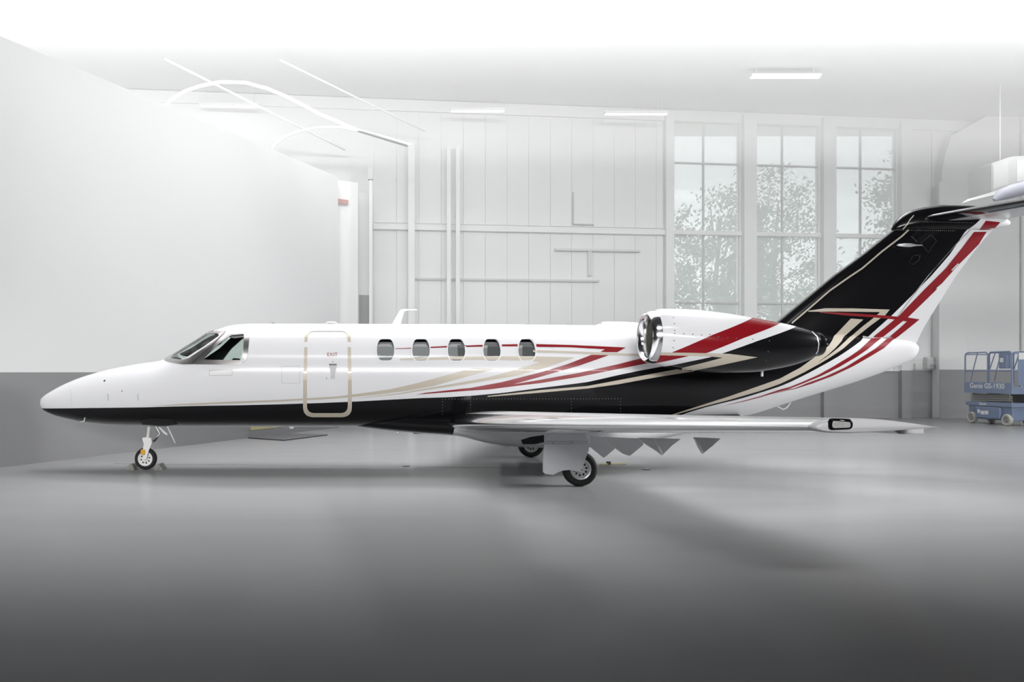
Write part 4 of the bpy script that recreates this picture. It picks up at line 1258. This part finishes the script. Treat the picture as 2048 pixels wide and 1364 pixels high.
# ---- landing gear
def wheel(parent, c, R, w, side, hubm, nh, rim=0.62):
    prof = [(R * rim, -w * 0.40), (R * 0.74, -w * 0.47), (R * 0.88, -w * 0.46), (R * 0.965, -w * 0.34), (R, -w * 0.14), (R, w * 0.14), (R * 0.965, w * 0.34), (R * 0.88, w * 0.46), (R * 0.74, w * 0.47), (R * rim, w * 0.40)]
    t = lathe('tire', prof, c, 'rubber', parent, 'Y', 48, closed=True, sharp=60)
    h = lathe('wheel_hub', [(R * (rim + 0.015), -w * 0.40), (R * rim * 0.98, -w * 0.43), (R * rim * 0.86, -w * 0.40), (R * rim * 0.80, -w * 0.28), (R * rim * 0.36, -w * 0.30), (R * rim * 0.32, -w * 0.44), (R * rim * 0.12, -w * 0.45), (0.0, -w * 0.40)] if side < 0 else
              [(R * (rim + 0.015), w * 0.40), (R * rim * 0.98, w * 0.43), (R * rim * 0.86, w * 0.40), (R * rim * 0.80, w * 0.28), (R * rim * 0.36, w * 0.30), (R * rim * 0.32, w * 0.44), (0.0, w * 0.40)], c, hubm, parent, 'Y', 40, cap=False)
    for k in range(nh):
        a = 2 * math.pi * (k + 0.3) / nh
        p = Vector(c) + Vector((math.cos(a) * R * rim * 0.58, 0, math.sin(a) * R * rim * 0.58))
        sgn = -1 if side < 0 else 1
        lathe('vent_hole', [(R * rim * 0.12, sgn * w * 0.27), (R * rim * 0.12, sgn * w * 0.315), (0.0, sgn * w * 0.315)], p, 'dark_metal', parent, 'Y', 10)
    lathe('axle_cap', [(R * rim * 0.16, (-1 if side < 0 else 1) * w * 0.38), (R * rim * 0.13, (-1 if side < 0 else 1) * w * 0.50), (0.0, (-1 if side < 0 else 1) * w * 0.50)], c, 'dark_metal', parent, 'Y', 14)
    return t
# nose gear
NG = empty('nose_gear', (P(292, 917).x, 0, 0)); NG.parent = jet; NG.matrix_parent_inverse = jet.matrix_basis.inverted()
wc_ = P(292, 917); R_ = wc_.z
wheel(NG, (wc_.x, 0, R_), R_ , 0.12, -1, 'white_gear_paint', 8, 0.66)
tube('strut', [P(299, 846), P(296.5, 868), P(295, 880)], [0.030, 0.030, 0.028], 'white_gear_paint', NG, 16)
tube('strut', [P(304, 842), P(301, 852)], [0.06, 0.05], 'white_gear_paint', NG, 14)
prism('fork', [P(*q, -0.085) for q in ((284, 877), (301, 878), (303, 888), (297, 902), (293, 919), (288, 919), (285, 901), (288, 888))], (0, 0.02, 0), 'white_gear_paint', NG, 0.005)
prism('fork', [P(*q, 0.065) for q in ((284, 877), (301, 878), (303, 888), (297, 902), (293, 919), (288, 919), (285, 901), (288, 888))], (0, 0.02, 0), 'white_gear_paint', NG, 0.005)
prism('fork_crown', [P(*q, -0.092) for q in ((284, 875), (302, 876), (304, 887), (287, 887))], (0, 0.184, 0), 'white_gear_paint', NG, 0.008)
box('taxi_light', (P(285, 0).x, -0.105, P(0, 908).z), (P(293.5, 0).x, -0.086, P(0, 898).z), 'amber_lens', NG, 0.006)
tube('torque_link', [P(312, 853), P(320, 867), P(313, 876)], [0.016, 0.022, 0.016], 'light_metal', NG, 10)
tube('torque_link', [P(319, 868), P(310, 881), P(302, 884)], [0.016, 0.018, 0.014], 'dark_metal', NG, 10)
prism('drag_brace', [P(*q, -0.05) for q in ((314, 852), (318, 852), (335, 868), (334, 871), (326, 866))], (0, 0.04, 0), 'white_gear_paint', NG, 0.004)
prism('gear_door', [P(*q, -0.16) for q in ((333, 853), (336, 853), (351, 886), (349.5, 887))], (0, 0.015, 0), 'grey_gear_paint', NG, 0.003)
prism('gear_door', [P(*q, 0.16) for q in ((333, 853), (336, 853), (351, 886), (349.5, 887))], (0, 0.015, 0), 'grey_gear_paint', NG, 0.003)
wellp = paint('wheel_well_shade', [(281, 840), (300, 836), (345, 838), (356, 848), (330, 852), (285, 849)], FB, 'rubber', NG, 0.004, 4)  # dark patch laid on the skin as shade in the well, no recess
# main gear
def main_gear(side):
    c = P(1159, 939, -1.96); s_ = -1 if side < 0 else 1
    X, Y, R = c.x, 1.96 * s_, 0.265
    g = empty('main_gear', (X, Y, 0)); g.parent = jet; g.matrix_parent_inverse = jet.matrix_basis.inverted()
    wheel(g, (X, Y, R), R, 0.19, -1, 'light_metal', 10, 0.60)
    tube('strut', [(X - 0.30, Y + s_ * 0.02 - s_ * 0.16, 0.95), (X - 0.28, Y - s_ * 0.16, 0.52)], 0.045, 'white_gear_paint', g, 14)
    tube('trailing_link', [(X - 0.30, Y - s_ * 0.16, 0.50), (X - 0.1, Y - s_ * 0.16, 0.33), (X, Y - s_ * 0.15, R)], [0.05, 0.04, 0.045], 'white_gear_paint', g, 12)
    tube('shock_absorber', [(X - 0.10, Y - s_ * 0.16, 0.85), (X - 0.06, Y - s_ * 0.16, 0.36)], 0.03, 'chrome', g, 12)
    tube('axle', [(X, Y - s_ * 0.17, R), (X, Y + s_ * 0.05, R)], 0.03, 'dark_metal', g, 10)
    tube('brake_line', [(X - 0.34, Y - s_ * 0.12, 0.9), (X - 0.38, Y - s_ * 0.10, 0.62), (X - 0.2, Y - s_ * 0.12, 0.42)], 0.008, 'rubber', g, 6)
    yd = -2.16
    lower = [(1089, 888), (1178, 886), (1178, 900), (1172, 915), (1166, 935), (1160, 945), (1152, 941.5), (1140, 940), (1128, 940), (1118, 943), (1107, 950), (1091, 948), (1086, 944), (1086, 925)]
    upper = [(1091, 880), (1096, 870), (1104, 865.5), (1125, 864), (1171, 868), (1172, 876), (1178, 881.5), (1096, 882)]
    up2 = [(1096, 882), (1178, 881.5), (1178, 885), (1089, 887), (1091, 880)]
    for nm, pl_, th in (('gear_door', lower, 0.03), ('gear_door', upper, 0.03)):
        pts = [P(x, y, yd) for x, y in pl_]
        if side > 0: pts = [Vector((p.x, -p.y, p.z)) for p in pts]
        prism(nm, pts, (0, th * -s_, 0), 'grey_gear_paint', g, 0.006)
    pa_, pb_ = P(1094, 884, yd), P(1176, 884, yd)
    tube('door_hinge', [(pa_.x, (yd + 0.015) * -s_ if side > 0 else yd + 0.015, pa_.z), (pb_.x, (yd + 0.015) * -s_ if side > 0 else yd + 0.015, pb_.z)], 0.012, 'light_metal', g, 8)
    return g
main_gear(-1); main_gear(1)
# dark patch painted on the belly fairing as shade of the wheel bay
paint('wheel_bay_shade', [(1042, 880), (1060, 874), (1088, 870), (1088, 884), (1070, 888), (1045, 888)], FWB, 'rubber', jet, 0.004, 4)

# ================================================================== SMALL THINGS ON THE FLOOR
def chock(px0, px1, ytop, flip, label):
    a, b_ = P(px0, 940, -0.05), P(px1, 940, -0.05)
    h = 0.11; w = b_.x - a.x
    prof = [(a.x, 0), (b_.x, 0), (b_.x - w * 0.25, h * 0.9), (b_.x - w * 0.55, h)] if flip else [(a.x, 0), (b_.x, 0), (a.x + w * 0.55, h), (a.x + w * 0.25, h * 0.9)]
    o = empty('wheel_chock', ((a.x + b_.x) / 2, 0, 0), label, 'wheel chock', 'nose wheel chocks')
    prism('block', [Vector((x, -0.13, z + 0.001)) for x, z in prof], (0, 0.26, 0), 'chock_grey', o, 0.008)
    tube('rope_eye', [((a.x + b_.x) / 2 - 0.02, -0.135, 0.04), ((a.x + b_.x) / 2, -0.15, 0.045), ((a.x + b_.x) / 2 + 0.02, -0.135, 0.04)], 0.007, 'light_metal', o, 6)
chock(254, 272, 927, True, 'low grey wheel chock in front of the nose wheel')
chock(310, 329, 925, False, 'grey wedge wheel chock behind the nose wheel')
# ramp plate by the end of the left wall
rp = [P(492, 0, 0)]
def fl(px, py):
    d = F * H / (py - CY); return Vector(((px - CX) * d / F, d - D, 0.0))
poly = [fl(496, 877), fl(568, 882), fl(655, 871), fl(575, 868.5)]
bm = bmesh.new(); bm_prism(bm, poly, (0, 0, 0.03))
tag(from_bm('floor_plate', bm, 'plate_dark'), 'flat dark grey plate on the floor beyond the jet belly', 'floor plate')
st = fl(1200, 930); en = fl(1252, 929)
tr = empty('tow_strap', ((st.x + en.x) / 2, (st.y + en.y) / 2, 0), 'thin yellow strap lying on the floor behind the main wheel', 'strap')
tube('strap', [st + Vector((0, 0, 0.014)), (st + en) / 2 + Vector((0, 0.05, 0.014)), en + Vector((0, 0, 0.014))], 0.012, 'tape_yellow', tr, 6)
hk = fl(1217, 929)
box('hook', (hk.x - 0.04, hk.y - 0.03, 0.0), (hk.x + 0.04, hk.y + 0.03, 0.06), 'dark_metal', tr, 0.012)
for i, (px_, py_) in enumerate(((1293, 939), (812, 932.5))):
    p = fl(px_, py_)
    t = empty('tie_down_ring', (p.x, p.y, 0), ('small dark tie-down fitting on the floor behind the near main wheel', 'small dark tie-down fitting on the floor below the cabin windows')[i], 'tie-down', 'floor tie-downs')
    lathe('cup', [(0.0, 0.002), (0.05, 0.002), (0.06, 0.012), (0.07, 0.0)], p, 'dark_metal', t, 'Z', 16)
    tube('bar', [p + Vector((-0.055, 0, 0.012)), p + Vector((0.055, 0, 0.012))], 0.008, 'light_metal', t, 6)

# ================================================================== SCISSOR LIFT
mat('hazed_lift_blue', (0.20, 0.255, 0.38), 0.5, noise=0.06, nscale=4)  # blue paled and greyed as if seen through haze
mat('lift_grey', (0.30, 0.30, 0.29), 0.6, noise=0.1)
mat('lift_tire', (0.50, 0.49, 0.45), 0.8)
mat('decal_white', (0.80, 0.80, 0.80), 0.5)
LX, LX2 = 20.0, 20.78
LY, LY2 = 10.75, 12.62
lift = empty('scissor_lift', ((LX + LX2) / 2, (LY + LY2) / 2, 0), 'blue scissor lift with white lettering parked by the right wall', 'scissor lift')
lz = lambda y: H - (y - CY) / 60.0
box('chassis', (LX + 0.06, LY + 0.02, 0.16), (LX2 - 0.06, LY2 - 0.02, 0.62), 'hazed_lift_blue', lift, 0.03)
box('chassis_top', (LX, LY - 0.04, 0.60), (LX2, LY2 + 0.04, 0.74), 'hazed_lift_blue', lift, 0.02)
tray_ = box('battery_tray', (LX - 0.02, LY + 0.42, 0.20), (LX + 0.07, LY2 - 0.42, 0.58), 'hazed_lift_blue', lift, 0.02)
for a, b_, z0, z1 in ((0.52, 0.62, 0.36, 0.48), (0.66, 0.82, 0.32, 0.44), (0.84, 0.98, 0.33, 0.45)):
    box('decal', (LX - 0.025, LY2 - b_, z0), (LX - 0.019, LY2 - a, z1), 'decal_white', tray_)
for yy in (LY + 0.20, LY2 - 0.20):
    for xx, s_ in ((LX + 0.05, -1), (LX2 - 0.05, 1)):
        wv_ = lathe('tire', [(0.12, -0.055), (0.17, -0.06), (0.19, -0.03), (0.19, 0.03), (0.17, 0.06), (0.12, 0.055)], (xx, yy, 0.19), 'lift_tire', lift, 'X', 28, closed=True)
        lathe('wheel_hub', [(0.0, s_ * 0.02), (0.05, s_ * 0.05), (0.09, s_ * 0.03), (0.122, s_ * 0.05), (0.122, -s_ * 0.05)], (xx, yy, 0.19), 'lift_grey', wv_, 'X', 24)
for i in range(4):
    z0 = 0.76 + i * 0.062
    for xx in (LX + 0.10, LX2 - 0.16):
        for sg_ in (1, -1):
            a_ = (xx + 0.03 * sg_, LY + 0.12, z0 + (0.0 if sg_ > 0 else 0.05)); b2 = (xx + 0.03 * sg_, LY2 - 0.12, z0 + (0.05 if sg_ > 0 else 0.0))
            tube('scissor_arm', [a_, b2], 0.024, 'lift_grey', lift, 8)
box('platform', (LX - 0.02, LY - 0.08, 1.03), (LX2 + 0.02, LY2 + 0.06, 1.10), 'hazed_lift_blue', lift, 0.01)
sp = box('side_panel', (LX - 0.04, LY - 0.08, 1.03), (LX - 0.01, LY2 + 0.06, 1.40), 'hazed_lift_blue', lift, 0.008)
box('side_panel', (LX2 + 0.01, LY - 0.08, 1.03), (LX2 + 0.04, LY2 + 0.06, 1.22), 'hazed_lift_blue', lift, 0.008)
# writing on the panel, facing the camera side (-X)
def wall_text(s, size, cy, cz, x, parent, bold=0.0, shear=0.0):
    tv, tf = text_mesh(s, size, 1.0, bold, shear)
    # text runs towards -Y when read from -X
    verts = [(x, cy - v.x, cz + v.y) for v in tv]
    return mesh('lettering', verts, tf, 'decal_white', parent)
wall_text('Genie GS-1930', 0.235, (LY + LY2) / 2 + 0.0, 1.27, LX - 0.0445, sp, 0.004, 0.0)
wall_text('Genie', 0.13, LY2 - 0.72, 0.67, LX - 0.004, lift, 0.003)
railm = 'hazed_lift_blue'
zr = 2.40; zm_ = 1.78
y0, y1 = LY - 0.06, LY2 + 0.04
for xx in (LX - 0.01, LX2 + 0.01):
    ym = (y0 + y1) / 2
    tube('guard_rail', [(xx, y1, 1.38), (xx, y1, zr - 0.12), (xx, y1 - 0.04, zr - 0.03), (xx, y1 - 0.12, zr), (xx, ym + 0.08, zr), (xx, ym, zr - 0.06), (xx, ym, 1.38)], 0.024, railm, lift, 10)
    tube('guard_rail', [(xx, ym - 0.06, 1.38), (xx, ym - 0.06, zr - 0.08), (xx, ym - 0.12, zr), (xx, y0 + 0.08, zr), (xx, y0, zr - 0.08), (xx, y0, 1.05)], 0.024, railm, lift, 10)
    tube('mid_rail', [(xx, y1, zm_), (xx, y0, zm_)], 0.022, railm, lift, 10)
    tube('rail_brace', [(xx, y1 - 0.25, 1.42), (xx, y1 - 0.35, zm_), (xx, y1 - 0.55, zr)], 0.016, railm, lift, 8)
    tube('rail_brace', [(xx, ym - 0.06, zm_), (xx, ym - 0.32, zr)], 0.016, railm, lift, 8)
for yy in (y0, y1):
    tube('end_rail', [(LX, yy, zr - 0.05), (LX2, yy, zr - 0.05)], 0.022, railm, lift, 10)
    tube('end_rail', [(LX, yy, zm_), (LX2, yy, zm_)], 0.022, railm, lift, 10)
    box('toe_board', (LX, yy - 0.01, 1.10), (LX2, yy + 0.01, 1.26), railm, lift)
cb = box('control_box', (LX + 0.05, y0 + 0.30, 1.85), (LX + 0.20, y0 + 0.62, 2.36), 'hazed_lift_blue', lift, 0.02)
box('decal', (LX + 0.044, y0 + 0.42, 2.06), (LX + 0.049, y0 + 0.56, 2.20), 'decal_white', cb)
box('end_gate', (LX2 - 0.62, y0 - 0.02, 1.30), (LX2 - 0.02, y0, 2.36), 'hazed_lift_blue', lift, 0.01)
box('placard', (LX2 - 0.60, y0 - 0.026, 2.14), (LX2 - 0.38, y0 - 0.021, 2.36), 'decal_white', lift)
lad = box('entry_ladder', (LX + 0.50, y0 - 0.10, 0.06), (LX + 0.53, y0 - 0.06, 1.9), 'lift_grey', lift, 0.004)
box('stile', (LX2 - 0.03, y0 - 0.10, 0.06), (LX2, y0 - 0.06, 1.9), 'lift_grey', lad, 0.004)
for i in range(6):
    tube('rung', [(LX + 0.51, y0 - 0.08, 0.2 + i * 0.16), (LX2 - 0.01, y0 - 0.08, 0.2 + i * 0.16)], 0.012, 'lift_grey', lad, 6)
# ================================================================== HAZE
# haze volume added to fade the back of the hangar to white, thicker towards the roof
def haze_layers():
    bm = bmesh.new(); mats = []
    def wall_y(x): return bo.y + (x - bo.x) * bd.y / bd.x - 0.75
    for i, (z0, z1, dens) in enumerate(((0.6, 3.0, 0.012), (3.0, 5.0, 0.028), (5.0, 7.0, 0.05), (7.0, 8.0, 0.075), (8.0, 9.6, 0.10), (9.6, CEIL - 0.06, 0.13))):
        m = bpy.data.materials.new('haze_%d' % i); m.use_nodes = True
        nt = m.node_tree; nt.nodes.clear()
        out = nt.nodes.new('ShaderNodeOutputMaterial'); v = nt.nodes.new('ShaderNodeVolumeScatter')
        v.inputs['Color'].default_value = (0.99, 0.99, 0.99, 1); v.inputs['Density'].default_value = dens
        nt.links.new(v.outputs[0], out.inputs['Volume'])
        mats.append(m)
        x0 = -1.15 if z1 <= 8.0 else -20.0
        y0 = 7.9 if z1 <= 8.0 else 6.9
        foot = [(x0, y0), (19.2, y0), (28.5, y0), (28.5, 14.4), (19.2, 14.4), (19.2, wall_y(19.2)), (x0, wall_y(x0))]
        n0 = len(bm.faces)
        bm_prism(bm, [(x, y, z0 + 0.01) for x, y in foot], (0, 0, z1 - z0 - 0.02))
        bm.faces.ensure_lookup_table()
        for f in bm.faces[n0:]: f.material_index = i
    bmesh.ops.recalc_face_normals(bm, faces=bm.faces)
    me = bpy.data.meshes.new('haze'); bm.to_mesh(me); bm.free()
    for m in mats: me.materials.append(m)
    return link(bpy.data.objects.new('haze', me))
tag(haze_layers(), 'added haze volume whitening the back of the hangar, thicker towards the roof', 'haze', kind='structure')
